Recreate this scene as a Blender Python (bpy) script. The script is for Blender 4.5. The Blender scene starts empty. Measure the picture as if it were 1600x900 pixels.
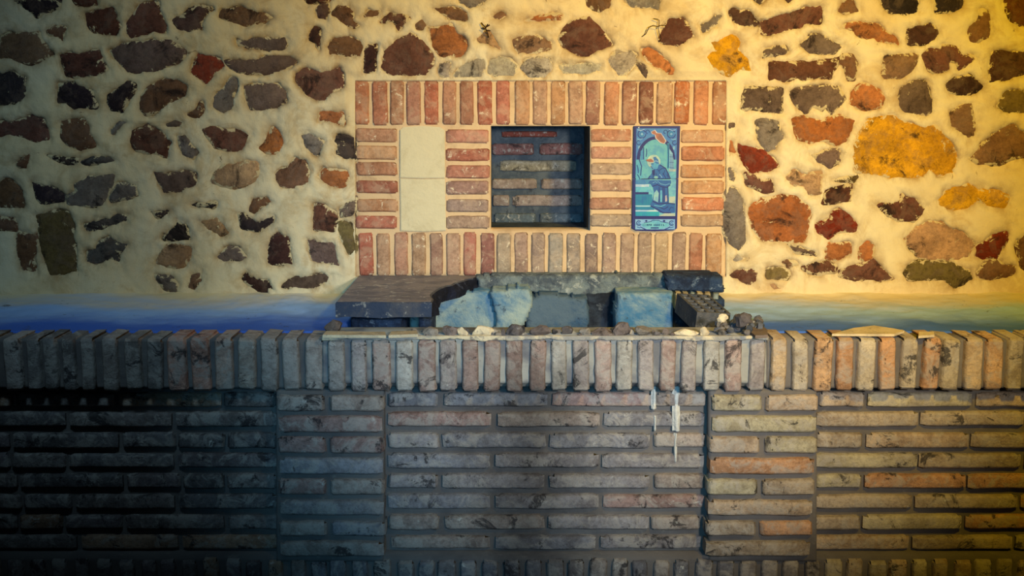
import bpy, bmesh, math, random
import numpy as np
from mathutils import Vector

# ------------------------------------------------------------------ camera
ZC = 1.45                      # eye height
PITCH = math.radians(8.5)
FPX = 1976.0                   # focal length in pixels of the 1600x900 frame
scene = bpy.context.scene
COL = scene.collection
cam_data = bpy.data.cameras.new('camera')
cam_data.sensor_width = 36.0
cam_data.lens = FPX / 1600.0 * 36.0
cam_data.clip_start = 0.05
cam = bpy.data.objects.new('camera', cam_data)
COL.objects.link(cam)
cam.location = (0, 0, ZC)
cam.rotation_euler = (math.pi / 2 - PITCH, 0, 0)
scene.camera = cam

# ------------------------------------------------------------------ world, lights, exposure
world = bpy.data.worlds.new('world'); scene.world = world
world.use_nodes = True
bg = world.node_tree.nodes['Background']
bg.inputs[0].default_value = (0.30, 0.52, 0.80, 1)
bg.inputs[1].default_value = 0.018

def spot(name, loc, target, color, power, angle, blend=1.0, size=0.12):
    d = bpy.data.lights.new(name, 'SPOT')
    d.color = color; d.energy = power
    d.spot_size = math.radians(angle); d.spot_blend = blend; d.shadow_soft_size = size
    o = bpy.data.objects.new(name, d); COL.objects.link(o)
    o.location = loc
    o.rotation_euler = (Vector(target) - Vector(loc)).to_track_quat('-Z', 'Y').to_euler()
    return o

spot('added_key_light', (0.85, -0.1, 1.62), (0.34, 3.38, 1.16), (1.0, 0.93, 0.82), 460, 38, 1.0, 0.12)  # added main light, no lamp of the place itself
spot('added_yellow_light', (1.05, 1.15, 2.36), (0.84, 3.38, 1.76), (1.0, 0.62, 0.0), 260, 86, 1.0, 0.10)  # added light for the yellow tint along the top
spot('added_blue_light', (0.0, 0.2, 1.45), (0.02, 2.9, 0.90), (0.18, 0.58, 1.0), 190, 36, 1.0, 0.15)  # added light that tints the hearth and counter blue
spot('added_cool_light', (-0.78, 1.75, 2.2), (-0.86, 3.38, 1.12), (0.44, 0.74, 1.0), 44, 60, 1.0, 0.12)  # added light that cools the left of the wall

vs = scene.view_settings
vs.view_transform = 'Standard'
vs.look = 'None'
vs.exposure = -0.22
vs.gamma = 1.0
vs.use_curve_mapping = False

# ------------------------------------------------------------------ measuring helpers
CT, ST = math.cos(PITCH), math.sin(PITCH)
YW = 3.38          # face of the brickwork built into the back wall
YP = 2.885         # face of the counter's panels
YPIER = 2.835      # face of the two piers
YCS = 2.842        # face of the coping at the sides
YCC = 2.832        # face of the coping in the middle
YPL = 2.845        # face of the plinth course

def W(px, py, Y):
    u = (px - 800.0) / FPX; v = (450.0 - py) / FPX
    t = Y / (CT + v * ST)
    return (u * t, Y, ZC + (-ST + v * CT) * t)

def WA(px, py, Y):
    u = (px - 800.0) / FPX; v = (450.0 - py) / FPX
    t = Y / (CT + v * ST)
    return u * t, ZC + (-ST + v * CT) * t

def on_level(px, py, z):
    u = (px - 800.0) / FPX; v = (450.0 - py) / FPX
    t = (z - ZC) / (-ST + v * CT)
    return Vector((u * t, (CT + v * ST) * t, z))

def srgb(c):
    out = []
    for k in c[:3]:
        k = k / 255.0
        out.append(k / 12.92 if k <= 0.04045 else ((k + 0.055) / 1.055) ** 2.4)
    return (out[0], out[1], out[2], 1.0)

# value noise on arrays
def vnoise(x, y, seed):
    r = np.random.RandomState(seed).rand(256, 256)
    xi = np.floor(x).astype(int); yi = np.floor(y).astype(int)
    xf = x - xi; yf = y - yi
    xf = xf * xf * (3 - 2 * xf); yf = yf * yf * (3 - 2 * yf)
    a = r[xi & 255, yi & 255]; b = r[(xi + 1) & 255, yi & 255]
    c = r[xi & 255, (yi + 1) & 255]; d = r[(xi + 1) & 255, (yi + 1) & 255]
    return (a * (1 - xf) + b * xf) * (1 - yf) + (c * (1 - xf) + d * xf) * yf

def fbm(x, y, scale, octs=4, seed=0):
    s = np.zeros(np.shape(x)); amp = 1.0; tot = 0.0; f = 1.0 / scale
    for o in range(octs):
        s = s + amp * (vnoise(x * f + 17.3 * o, y * f + 9.1 * o, seed + o) - 0.5)
        tot += amp; amp *= 0.55; f *= 2.05
    return 2.0 * s / tot          # about -1..1

def sdist(px, py, poly):
    """signed distance to a polygon, negative inside"""
    n = len(poly)
    best = np.full(px.shape, 1e9); inside = np.zeros(px.shape, bool)
    for i in range(n):
        x1, y1 = poly[i]; x2, y2 = poly[(i + 1) % n]
        dx, dy = x2 - x1, y2 - y1
        L = dx * dx + dy * dy + 1e-9
        t = np.clip(((px - x1) * dx + (py - y1) * dy) / L, 0, 1)
        d = np.hypot(px - (x1 + t * dx), py - (y1 + t * dy))
        best = np.minimum(best, d)
        if abs(dy) > 1e-9:
            c = ((y1 > py) != (y2 > py)) & (px < dx * (py - y1) / dy + x1)
            inside ^= c
    return np.where(inside, -best, best)

# ------------------------------------------------------------------ materials
class NT:
    def __init__(self, name, rough=0.9, spec=0.2):
        self.m = bpy.data.materials.new(name); self.m.use_nodes = True
        self.t = self.m.node_tree; self.n = self.t.nodes; self.l = self.t.links
        self.b = self.n['Principled BSDF']
        self.b.inputs['Roughness'].default_value = rough
        self.b.inputs['Specular IOR Level'].default_value = spec
        g = self.n.new('ShaderNodeNewGeometry'); oi = self.n.new('ShaderNodeObjectInfo')
        self.oi = oi
        mul = self.n.new('ShaderNodeMath'); mul.operation = 'MULTIPLY'; mul.inputs[1].default_value = 23.0
        self.l.new(oi.outputs['Random'], mul.inputs[0])
        add = self.n.new('ShaderNodeVectorMath'); add.operation = 'ADD'
        self.l.new(g.outputs['Position'], add.inputs[0]); self.l.new(mul.outputs[0], add.inputs[1])
        self.pos = add.outputs[0]; self.rawpos = g.outputs['Position']
    def noise(self, scale, detail=4, rough=0.6, dist=0.0, vec=None, stretch=None):
        t = self.n.new('ShaderNodeTexNoise')
        t.inputs['Scale'].default_value = scale; t.inputs['Detail'].default_value = detail
        t.inputs['Roughness'].default_value = rough; t.inputs['Distortion'].default_value = dist
        v = vec or self.pos
        if stretch:
            mp = self.n.new('ShaderNodeVectorMath'); mp.operation = 'MULTIPLY'
            mp.inputs[1].default_value = stretch
            self.l.new(v, mp.inputs[0]); v = mp.outputs[0]
        self.l.new(v, t.inputs['Vector'])
        return t.outputs['Fac']
    def ramp(self, fac, lo, hi, a=0.0, b=1.0):
        r = self.n.new('ShaderNodeMapRange'); r.clamp = True; r.interpolation_type = 'SMOOTHSTEP'
        r.inputs['From Min'].default_value = lo; r.inputs['From Max'].default_value = hi
        r.inputs['To Min'].default_value = a; r.inputs['To Max'].default_value = b
        self.l.new(fac, r.inputs['Value']); return r.outputs[0]
    def math(self, op, a, b):
        m = self.n.new('ShaderNodeMath'); m.operation = op
        for i, v in enumerate((a, b)):
            if isinstance(v, (int, float)): m.inputs[i].default_value = v
            else: self.l.new(v, m.inputs[i])
        return m.outputs[0]
    def sep(self, axis):
        s = self.n.new('ShaderNodeSeparateXYZ'); self.l.new(self.rawpos, s.inputs[0])
        return s.outputs[axis]
    def mix(self, fac, a, b, mode='MIX'):
        m = self.n.new('ShaderNodeMix'); m.data_type = 'RGBA'; m.blend_type = mode
        for sock, v in ((m.inputs[0], fac), (m.inputs[6], a), (m.inputs[7], b)):
            if isinstance(v, (int, float)): sock.default_value = v
            elif isinstance(v, tuple): sock.default_value = v
            else: self.l.new(v, sock)
        return m.outputs[2]
    def done(self, col, bump=None, strength=0.4, dist=0.004):
        if isinstance(col, tuple): self.b.inputs['Base Color'].default_value = col
        else: self.l.new(col, self.b.inputs['Base Color'])
        if bump is not None:
            bp = self.n.new('ShaderNodeBump'); bp.inputs['Strength'].default_value = strength
            bp.inputs['Distance'].default_value = dist
            self.l.new(bump, bp.inputs['Height']); self.l.new(bp.outputs[0], self.b.inputs['Normal'])
        return self.m

def painted_shade_mask(k):
    # a dark strip of shade painted into the brickwork under the hearth
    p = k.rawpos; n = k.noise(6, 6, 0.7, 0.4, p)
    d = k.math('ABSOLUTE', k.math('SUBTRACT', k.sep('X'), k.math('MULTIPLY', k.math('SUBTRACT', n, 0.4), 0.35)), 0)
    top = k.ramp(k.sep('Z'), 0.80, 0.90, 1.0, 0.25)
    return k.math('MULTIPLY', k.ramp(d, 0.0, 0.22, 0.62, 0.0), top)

def speckled(name, light, flecks=(0.58, 0.64), dark=(0.56, 0.66), darkcol=(34, 28, 26), vary=0.6, fscale=30, bump=0.6, film=0.0, filmcol=(170, 160, 145), edge=False, soot=False):  # soot: mixes in the painted shade strip
    k = NT(name)
    base = k.oi.outputs['Color']
    n1 = k.noise(10, 6, 0.7, 0.3); n2 = k.noise(fscale, 8, 0.75, 0.5); n3 = k.noise(15, 8, 0.75, 0.6)
    n4 = k.noise(110, 4, 0.75); n5 = k.noise(22, 7, 0.7, 0.8)
    tint = k.mix(k.ramp(n1, 0.40, 0.62, 0, vary), base, k.mix(1.0, base, (0.42, 0.38, 0.37, 1), 'MULTIPLY'))
    tint = k.mix(k.ramp(n4, 0.42, 0.62, 0, 0.45), tint, k.mix(1.0, tint, (0.45, 0.42, 0.40, 1), 'MULTIPLY'))
    if film: tint = k.mix(k.ramp(n5, 0.46, 0.60, 0, film), tint, srgb(filmcol))
    if dark: tint = k.mix(k.ramp(n3, dark[0], dark[1], 0, 0.85), tint, srgb(darkcol))
    f = n2
    if edge:
        at = k.n.new('ShaderNodeAttribute'); at.attribute_name = 'rim'
        f = k.math('ADD', n2, k.math('MULTIPLY', at.outputs['Fac'], 0.15))
    col = k.mix(k.ramp(f, flecks[0], flecks[1], 0, 0.9), tint, srgb(light))
    h = k.math('ADD', k.math('MULTIPLY', n2, 0.7), k.math('MULTIPLY', n4, 0.3))
    if soot: col = k.mix(painted_shade_mask(k), col, srgb((26, 24, 24)))  # darkens towards the painted shade strip
    return k.done(col, h, bump, 0.008)

MB_FRAME = speckled('frame_brick', (226, 208, 176), (0.57, 0.66), None, vary=0.5, fscale=40, film=0.35, filmcol=(196, 168, 136))
MB_COUNT = speckled('counter_brick', (206, 202, 190), (0.60, 0.70), (0.55, 0.62), (44, 42, 44), 0.6, 28, 1.0, 0.6, (176, 168, 156), soot=True)  # the last switch mixes in the painted shade strip
M_STONE = speckled('wall_stone', (214, 196, 152), (0.645, 0.675), (0.52, 0.66), (34, 24, 22), 0.6, 34, 1.0, 0.3, (120, 100, 84), edge=True)
M_RUBBLE = speckled('rubble_stone', (150, 148, 142), (0.60, 0.70), (0.54, 0.64), (30, 32, 38), 0.6, 40, 0.9)
M_NICHEBRICK = speckled('sooty_brick', (170, 168, 160), (0.52, 0.66), (0.52, 0.64), (28, 29, 34), 0.5, 70, 0.9)

def plaster_mat(name, base, warm, dirty, wf=0.5, rim=False):
    k = NT(name, 0.92)
    p = k.rawpos
    n1 = k.noise(2.6, 5, 0.6, 0.3, p); n2 = k.noise(9, 7, 0.7, 0.6, p); n3 = k.noise(70, 4, 0.75, 0, p)
    n4 = k.noise(30, 7, 0.78, 0.8, p); n5 = k.noise(18, 6, 0.7, 0.5, p, (1, 1, 0.5))
    c = k.mix(k.ramp(n1, 0.40, 0.62, 0, wf), srgb(base), srgb(warm))
    c = k.mix(k.ramp(n2, 0.48, 0.66, 0, 0.6), c, srgb(dirty))
    if rim:
        at = k.n.new('ShaderNodeAttribute'); at.attribute_name = 'rim'
        c = k.mix(k.math('MULTIPLY', k.math('MULTIPLY', at.outputs['Fac'], 1.0), k.ramp(n5, 0.40, 0.62, 0.05, 0.75)), c, srgb((150, 118, 78)))
        c = k.mix(k.ramp(n4, 0.645, 0.675, 0, 0.75), c, srgb((96, 74, 52)))
    h = k.math('ADD', k.math('MULTIPLY', n2, 0.5), k.math('ADD', k.math('MULTIPLY', n3, 0.25), k.math('MULTIPLY', n4, 0.35)))
    return k.done(c, h, 0.55, 0.012)

M_PLASTER = plaster_mat('lime_plaster', (222, 208, 170), (214, 186, 130), (184, 156, 108), rim=True)
M_MORTC = plaster_mat('cream_mortar', (208, 178, 136), (198, 166, 124), (166, 136, 102))
M_BLANK = plaster_mat('blank_tile_glaze', (208, 194, 156), (200, 184, 144), (184, 168, 130), 0.3)

def counter_mortar():
    k = NT('counter_mortar', 0.95); p = k.rawpos
    n1 = k.noise(5, 5, 0.6, 0.2, p); n2 = k.noise(40, 5, 0.7, 0, p)
    c = k.mix(k.ramp(n1, 0.35, 0.7, 0, 0.7), srgb((112, 106, 100)), srgb((78, 74, 74)))
    c = k.mix(k.ramp(n2, 0.55, 0.75, 0, 0.5), c, srgb((140, 132, 120)))
    c = k.mix(painted_shade_mask(k), c, srgb((24, 22, 22)))  # same painted shade strip across the joints
    return k.done(c, n2, 0.5, 0.005)
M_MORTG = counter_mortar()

def coping_mortar():
    k = NT('coping_mortar', 0.95); p = k.rawpos
    n1 = k.noise(7, 5, 0.6, 0.4, p); n2 = k.noise(40, 5, 0.7, 0, p)
    c = k.mix(k.ramp(n1, 0.40, 0.60, 0, 1), srgb((150, 148, 138)), srgb((104, 104, 106)))
    c = k.mix(k.ramp(n2, 0.58, 0.75, 0, 0.5), c, srgb((96, 92, 88)))
    return k.done(c, n2, 0.5, 0.005)
M_MORTCOP = coping_mortar()

def ledge_mat():
    # blue shade painted into the plaster colour, fading to cream near the wall
    k = NT('blue_shaded_plaster', 0.9); p = k.rawpos
    y = k.sep('Y'); n1 = k.noise(5, 6, 0.65, 0.5, p, (0.5, 1, 1)); n2 = k.noise(30, 6, 0.75, 0.6, p); n3 = k.noise(14, 6, 0.75, 0.3, p)
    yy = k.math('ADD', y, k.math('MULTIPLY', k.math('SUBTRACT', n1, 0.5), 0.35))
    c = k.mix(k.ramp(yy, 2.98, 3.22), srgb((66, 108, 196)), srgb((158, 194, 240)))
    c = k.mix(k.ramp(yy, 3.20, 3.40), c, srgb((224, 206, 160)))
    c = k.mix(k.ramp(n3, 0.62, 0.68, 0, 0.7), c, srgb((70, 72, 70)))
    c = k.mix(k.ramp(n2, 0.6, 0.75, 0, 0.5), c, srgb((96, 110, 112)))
    return k.done(c, n2, 0.35, 0.005)
M_LEDGE = ledge_mat()

def two_tone(name, a, b, c=None, scale=8, rough=0.9, bump=0.6, t=(0.42, 0.6)):
    k = NT(name, rough)
    n1 = k.noise(scale, 6, 0.7, 0.4); n2 = k.noise(70, 5, 0.75); n3 = k.noise(34, 6, 0.75, 0.4)
    col = k.mix(k.ramp(n1, t[0], t[1]), srgb(a), srgb(b))
    if c: col = k.mix(k.ramp(n3, 0.56, 0.66, 0, 0.85), col, srgb(c))
    return k.done(col, k.math('ADD', n2, n3), bump, 0.009)
M_SLAB = two_tone('sooty_concrete', (84, 84, 88), (56, 66, 84), (150, 148, 140), 9)
M_CHAR = two_tone('charred_concrete', (36, 46, 66), (54, 72, 98), (120, 136, 152), 18, bump=1.0)
M_HEARTH = two_tone('blue_hearth_plaster', (62, 112, 146), (158, 172, 162), (66, 82, 96), 5, t=(0.38, 0.64))
M_HEARTHD = two_tone('dark_hearth_plaster', (54, 82, 108), (86, 104, 116), (40, 48, 60), 8)
M_SLABTOP = two_tone('brightened_slab_top', (150, 142, 142), (122, 118, 124), (206, 200, 190), 14)  # slab top brightened in its colour where grazing light leaves it dim
M_BREAK = two_tone('charred_break', (22, 24, 36), (34, 38, 54), (70, 76, 92), 30, bump=1.0)
M_CRUST = two_tone('crusty_mortar', (126, 136, 134), (84, 92, 98), (178, 182, 172), 22, bump=1.0)
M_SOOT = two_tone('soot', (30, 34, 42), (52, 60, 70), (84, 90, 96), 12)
M_NMORT = two_tone('niche_mortar', (62, 72, 82), (84, 92, 98), (46, 50, 58), 14)
M_EARTH = two_tone('ground_concrete', (88, 84, 80), (70, 66, 64), None, 3)
M_LIME = two_tone('lime_drip', (214, 212, 200), (196, 196, 188), None, 30)
M_WIRE = two_tone('rusty_wire', (46, 32, 22), (70, 44, 28), None, 40)
M_FRAG = two_tone('cream_fragment', (224, 206, 168), (198, 182, 150), (150, 140, 124), 14)
M_CAP = two_tone('mortar_cap', (150, 146, 138), (216, 200, 164), (120, 116, 110), 4, t=(0.46, 0.56))
M_TILEF = two_tone('grey_tile_fragment', (122, 108, 98), (104, 92, 86), None, 14)
M_HOLLOW = two_tone('hollow_brick_clay', (92, 90, 88), (70, 74, 80), (150, 148, 140), 20)
_glz = {}
def glaze(c):
    if c not in _glz:
        k = NT('glaze_%d_%d_%d' % c, 0.5, 0.25)
        n = k.noise(60, 4, 0.7, 0.3, k.rawpos)
        _glz[c] = k.done(k.mix(k.ramp(n, 0.42, 0.62, 0, 0.6), srgb(tuple(int(v * 0.8) for v in c)), srgb((int(c[0] * 0.5), int(c[1] * 0.62), int(c[2] * 0.8)))))
    return _glz[c]

# ------------------------------------------------------------------ object helpers
def link(name, me, mat, parent=None, color=None):
    o = bpy.data.objects.new(name, me); COL.objects.link(o)
    if mat is not None and not me.materials: me.materials.append(mat)
    if parent is not None: o.parent = parent
    if color is not None: o.color = srgb(color)
    return o
def empty(name, loc=(0, 0, 0), parent=None):
    o = bpy.data.objects.new(name, None); COL.objects.link(o); o.location = loc
    o.empty_display_size = 0.1
    if parent: o.parent = parent
    return o
def tag(o, label, cat, group=None):
    o['label'] = label; o['category'] = cat
    if group: o['group'] = group
    return o
def anchored(o, parent):
    """keep world-space geometry under a parent that is not at the origin"""
    o.parent = parent
    o.location = tuple(a - b for a, b in zip(o.location, parent.location)) if parent.parent is None else o.location
    return o

def grid_mesh(name, xs, ys, Y, hf, mask=None, depth=0.03, smooth=True, rim=None):
    """a height field on the plane at distance Y; hf(px, py) is metres towards the viewer; edges return backwards by depth"""
    PX, PY = np.meshgrid(xs, ys)
    X, Z = WA(PX, PY, Y)
    H = hf(PX, PY)
    YY = Y - H
    ny, nx = PX.shape
    idx = np.arange(nx * ny).reshape(ny, nx)
    quads = np.stack([idx[:-1, :-1], idx[1:, :-1], idx[1:, 1:], idx[:-1, 1:]], -1)
    if mask is not None:
        cx = (PX[:-1, :-1] + PX[1:, 1:]) / 2; cy = (PY[:-1, :-1] + PY[1:, 1:]) / 2
        keep = mask(cx, cy)
    else:
        keep = np.ones((ny - 1, nx - 1), bool)
    q = quads[keep].reshape(-1, 4)
    verts = np.stack([X.ravel(), YY.ravel(), Z.ravel()], -1)
    if depth:
        e = np.concatenate([q[:, [0, 1]], q[:, [1, 2]], q[:, [2, 3]], q[:, [3, 0]]])
        key = np.sort(e, 1); code = key[:, 0] * (nx * ny) + key[:, 1]
        u, first, cnt = np.unique(code, return_index=True, return_counts=True)
        be = e[first[cnt == 1]]
        bv = np.unique(be); remap = {v: len(verts) + i for i, v in enumerate(bv)}
        back = verts[bv].copy(); back[:, 1] = Y + depth
        verts = np.concatenate([verts, back])
        sk = np.array([[b, a, remap[a], remap[b]] for a, b in be])
        q = np.concatenate([q, sk])
    used = np.unique(q); rm = np.full(len(verts), -1); rm[used] = np.arange(len(used))
    verts = verts[used]; q = rm[q]
    me = bpy.data.meshes.new(name)
    me.vertices.add(len(verts)); me.vertices.foreach_set('co', verts.astype(np.float32).ravel())
    me.loops.add(q.size); me.loops.foreach_set('vertex_index', q.astype(np.int32).ravel())
    me.polygons.add(len(q)); me.polygons.foreach_set('loop_start', np.arange(0, q.size, 4, dtype=np.int32))
    try: me.polygons.foreach_set('loop_total', np.full(len(q), 4, dtype=np.int32))
    except Exception: pass
    me.polygons.foreach_set('use_smooth', np.full(len(q), smooth))
    me.update()
    if rim is not None:
        R = rim(PX, PY).ravel()
        if depth: R = np.concatenate([R, np.ones(len(bv))])
        a = me.attributes.new('rim', 'FLOAT', 'POINT'); a.data.foreach_set('value', R[used].astype(np.float32))
    me.validate()
    return me

def box_bm(bm, x0, x1, y0, y1, z0, z1):
    vs = [bm.verts.new(c) for c in ((x0, y0, z0), (x1, y0, z0), (x1, y1, z0), (x0, y1, z0), (x0, y0, z1), (x1, y0, z1), (x1, y1, z1), (x0, y1, z1))]
    for f in ((0, 3, 2, 1), (4, 5, 6, 7), (0, 1, 5, 4), (1, 2, 6, 5), (2, 3, 7, 6), (3, 0, 4, 7)):
        bm.faces.new([vs[i] for i in f])
def box_mesh(name, *a):
    bm = bmesh.new(); box_bm(bm, *a)
    me = bpy.data.meshes.new(name); bm.to_mesh(me); bm.free(); return me

RND = random.Random(7)
def brick(x0, x1, y0, y1, Y, depth, parent, mat, color, wear=1.0, tilt=0.0, seed=None):
    """one worn brick; front rectangle given where it stands on the plane at distance Y"""
    if mat in (MB_FRAME, MB_COUNT): x0 -= 0.7; x1 += 0.7; y0 -= 0.5; y1 += 0.5
    yc = (y0 + y1) / 2
    xa = W(x0, yc, Y)[0]; xb = W(x1, yc, Y)[0]; za = W(800, y1, Y)[2]; zb = W(800, y0, Y)[2]
    w, h = xb - xa, zb - za
    rs = np.random.RandomState(RND.randint(0, 10 ** 6))
    long_x = w > h
    n = 9 if max(w, h) > 0.18 else 7
    us = np.concatenate([[0, 0.05 if long_x else 0.10], np.linspace(0.15, 0.85, n - 3 if long_x else 2), [0.95 if long_x else 0.90, 1]])
    vs_ = np.concatenate([[0, 0.10 if long_x else 0.05], np.linspace(0.2, 0.8, 2 if long_x else n - 3), [0.90 if long_x else 0.95, 1]])
    nu, nv = len(us), len(vs_)
    verts = []; 
    off = rs.rand() * 50
    U, V = np.meshgrid(us, vs_)
    X = xa + U * w; Z = za + V * h
    ed = np.minimum.reduce([U * w, (1 - U) * w, V * h, (1 - V) * h])
    r = 0.006 * wear
    back = np.where(ed < r, (1 - np.sqrt(np.clip(1 - (1 - ed / r) ** 2, 0, 1))) * r, 0)
    nz = fbm(X * 1000 + off * 31, Z * 1000 + off * 7, 30, 3, 5)
    Yv = Y + back - 0.0018 * wear * nz + (rs.rand() - 0.5) * 0.004
    # ragged outline and rounded corners
    jx = fbm(Z * 1000 + off * 13, X * 0 + off, 25, 3, 9) * 0.0022 * wear
    jz = fbm(X * 1000 + off * 17, Z * 0 + off, 25, 3, 11) * 0.0022 * wear
    X = X + np.where((U < 0.02) | (U > 0.98), jx, jx * 0.5)
    Z = Z + np.where((V < 0.02) | (V > 0.98), jz, jz * 0.5)
    cr = 0.0045 * wear * (0.4 + rs.rand(2, 2) * 1.2)
    for a, (iu, su) in enumerate(((0, 1), (nu - 1, -1))):
        for b, (iv, sv) in enumerate(((0, 1), (nv - 1, -1))):
            X[iv, iu] += su * cr[a, b]; Z[iv, iu] += sv * cr[a, b]
    if tilt:
        cx, cz = (xa + xb) / 2, (za + zb) / 2
        X, Z = cx + (X - cx) - (Z - cz) * tilt, cz + (Z - cz) + (X - cx) * tilt
    idx = np.arange(nu * nv).reshape(nv, nu)
    verts = np.stack([X.ravel(), Yv.ravel(), Z.ravel()], -1).tolist()
    faces = [(int(idx[j, i]), int(idx[j, i + 1]), int(idx[j + 1, i + 1]), int(idx[j + 1, i])) for j in range(nv - 1) for i in range(nu - 1)]
    ring = [int(v) for v in np.concatenate([idx[0, :], idx[1:, -1], idx[-1, -2::-1], idx[-2:0:-1, 0]])]
    m = len(ring); base = len(verts)
    for v in ring: verts.append([verts[v][0], Y + depth, verts[v][2]])
    for i in range(m):
        j = (i + 1) % m
        faces.append((ring[j], ring[i], base + i, base + j))
    faces.append(tuple(base + i for i in range(m - 1, -1, -1))[::-1])
    me = bpy.data.meshes.new('brick'); me.from_pydata(verts, [], faces)
    bm = bmesh.new(); bm.from_mesh(me); bmesh.ops.recalc_face_normals(bm, faces=bm.faces); bm.to_mesh(me); bm.free()
    me.polygons.foreach_set('use_smooth', [True] * len(me.polygons))
    me.set_sharp_from_angle(angle=math.radians(50))
    if mat is MB_FRAME: color = tuple(0.72 * a + 0.28 * b for a, b in zip(color, (196, 158, 128)))
    j = lambda c: tuple(max(0, min(255, v + d)) for v, d in zip(c, [RND.uniform(-9, 9)] * 3))
    return link('brick', me, mat, parent, j(color))

def poly_prism(name, pts, z0, z1, mat, parent=None, jit=0.0, seed=1, sub=0):
    """vertical prism over a plan outline (x, y)"""
    bm = bmesh.new(); r = random.Random(seed)
    bot = [bm.verts.new((x + r.uniform(-jit, jit), y + r.uniform(-jit, jit), z0)) for x, y in pts]
    top = [bm.verts.new((x, y, z1)) for x, y in pts]
    n = len(pts)
    bm.faces.new(top); bm.faces.new(bot[::-1])
    for i in range(n): bm.faces.new((bot[i], bot[(i + 1) % n], top[(i + 1) % n], top[i]))
    bmesh.ops.recalc_face_normals(bm, faces=bm.faces)
    me = bpy.data.meshes.new(name); bm.to_mesh(me); bm.free()
    return link(name, me, mat, parent)

def chunk(name, loc, size, mat, seed, rotz=0.0, rough=0.16, color=None, sub=2, tilt=(0, 0), cuts=5):
    """a broken lump: an icosphere cut by random planes; loc is the point it rests on"""
    r = random.Random(seed)
    bm = bmesh.new(); bmesh.ops.create_icosphere(bm, subdivisions=sub, radius=1.0)
    planes = []
    for i in range(cuts):
        d = Vector((r.gauss(0, 1), r.gauss(0, 1), r.gauss(0, 1))).normalized()
        planes.append((d, r.uniform(0.5, 0.8)))
    planes.append((Vector((0, 0, -1)), 0.55))
    for v in bm.verts:
        for d, k in planes:
            t = v.co.dot(d)
            if t > k: v.co -= d * (t - k)
        v.co *= 1 + r.uniform(-rough, rough) * 0.5
    for v in bm.verts:
        v.co = Vector((v.co.x * size[0], v.co.y * size[1], v.co.z * size[2]))
    mn = min(v.co.z for v in bm.verts)
    for v in bm.verts: v.co.z -= mn
    me = bpy.data.meshes.new(name); bm.to_mesh(me); bm.free()
    o = link(name, me, mat, None, color or (120, 116, 112))
    o.location = loc; o.rotation_euler = (tilt[0], tilt[1], rotz)
    return o

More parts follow.
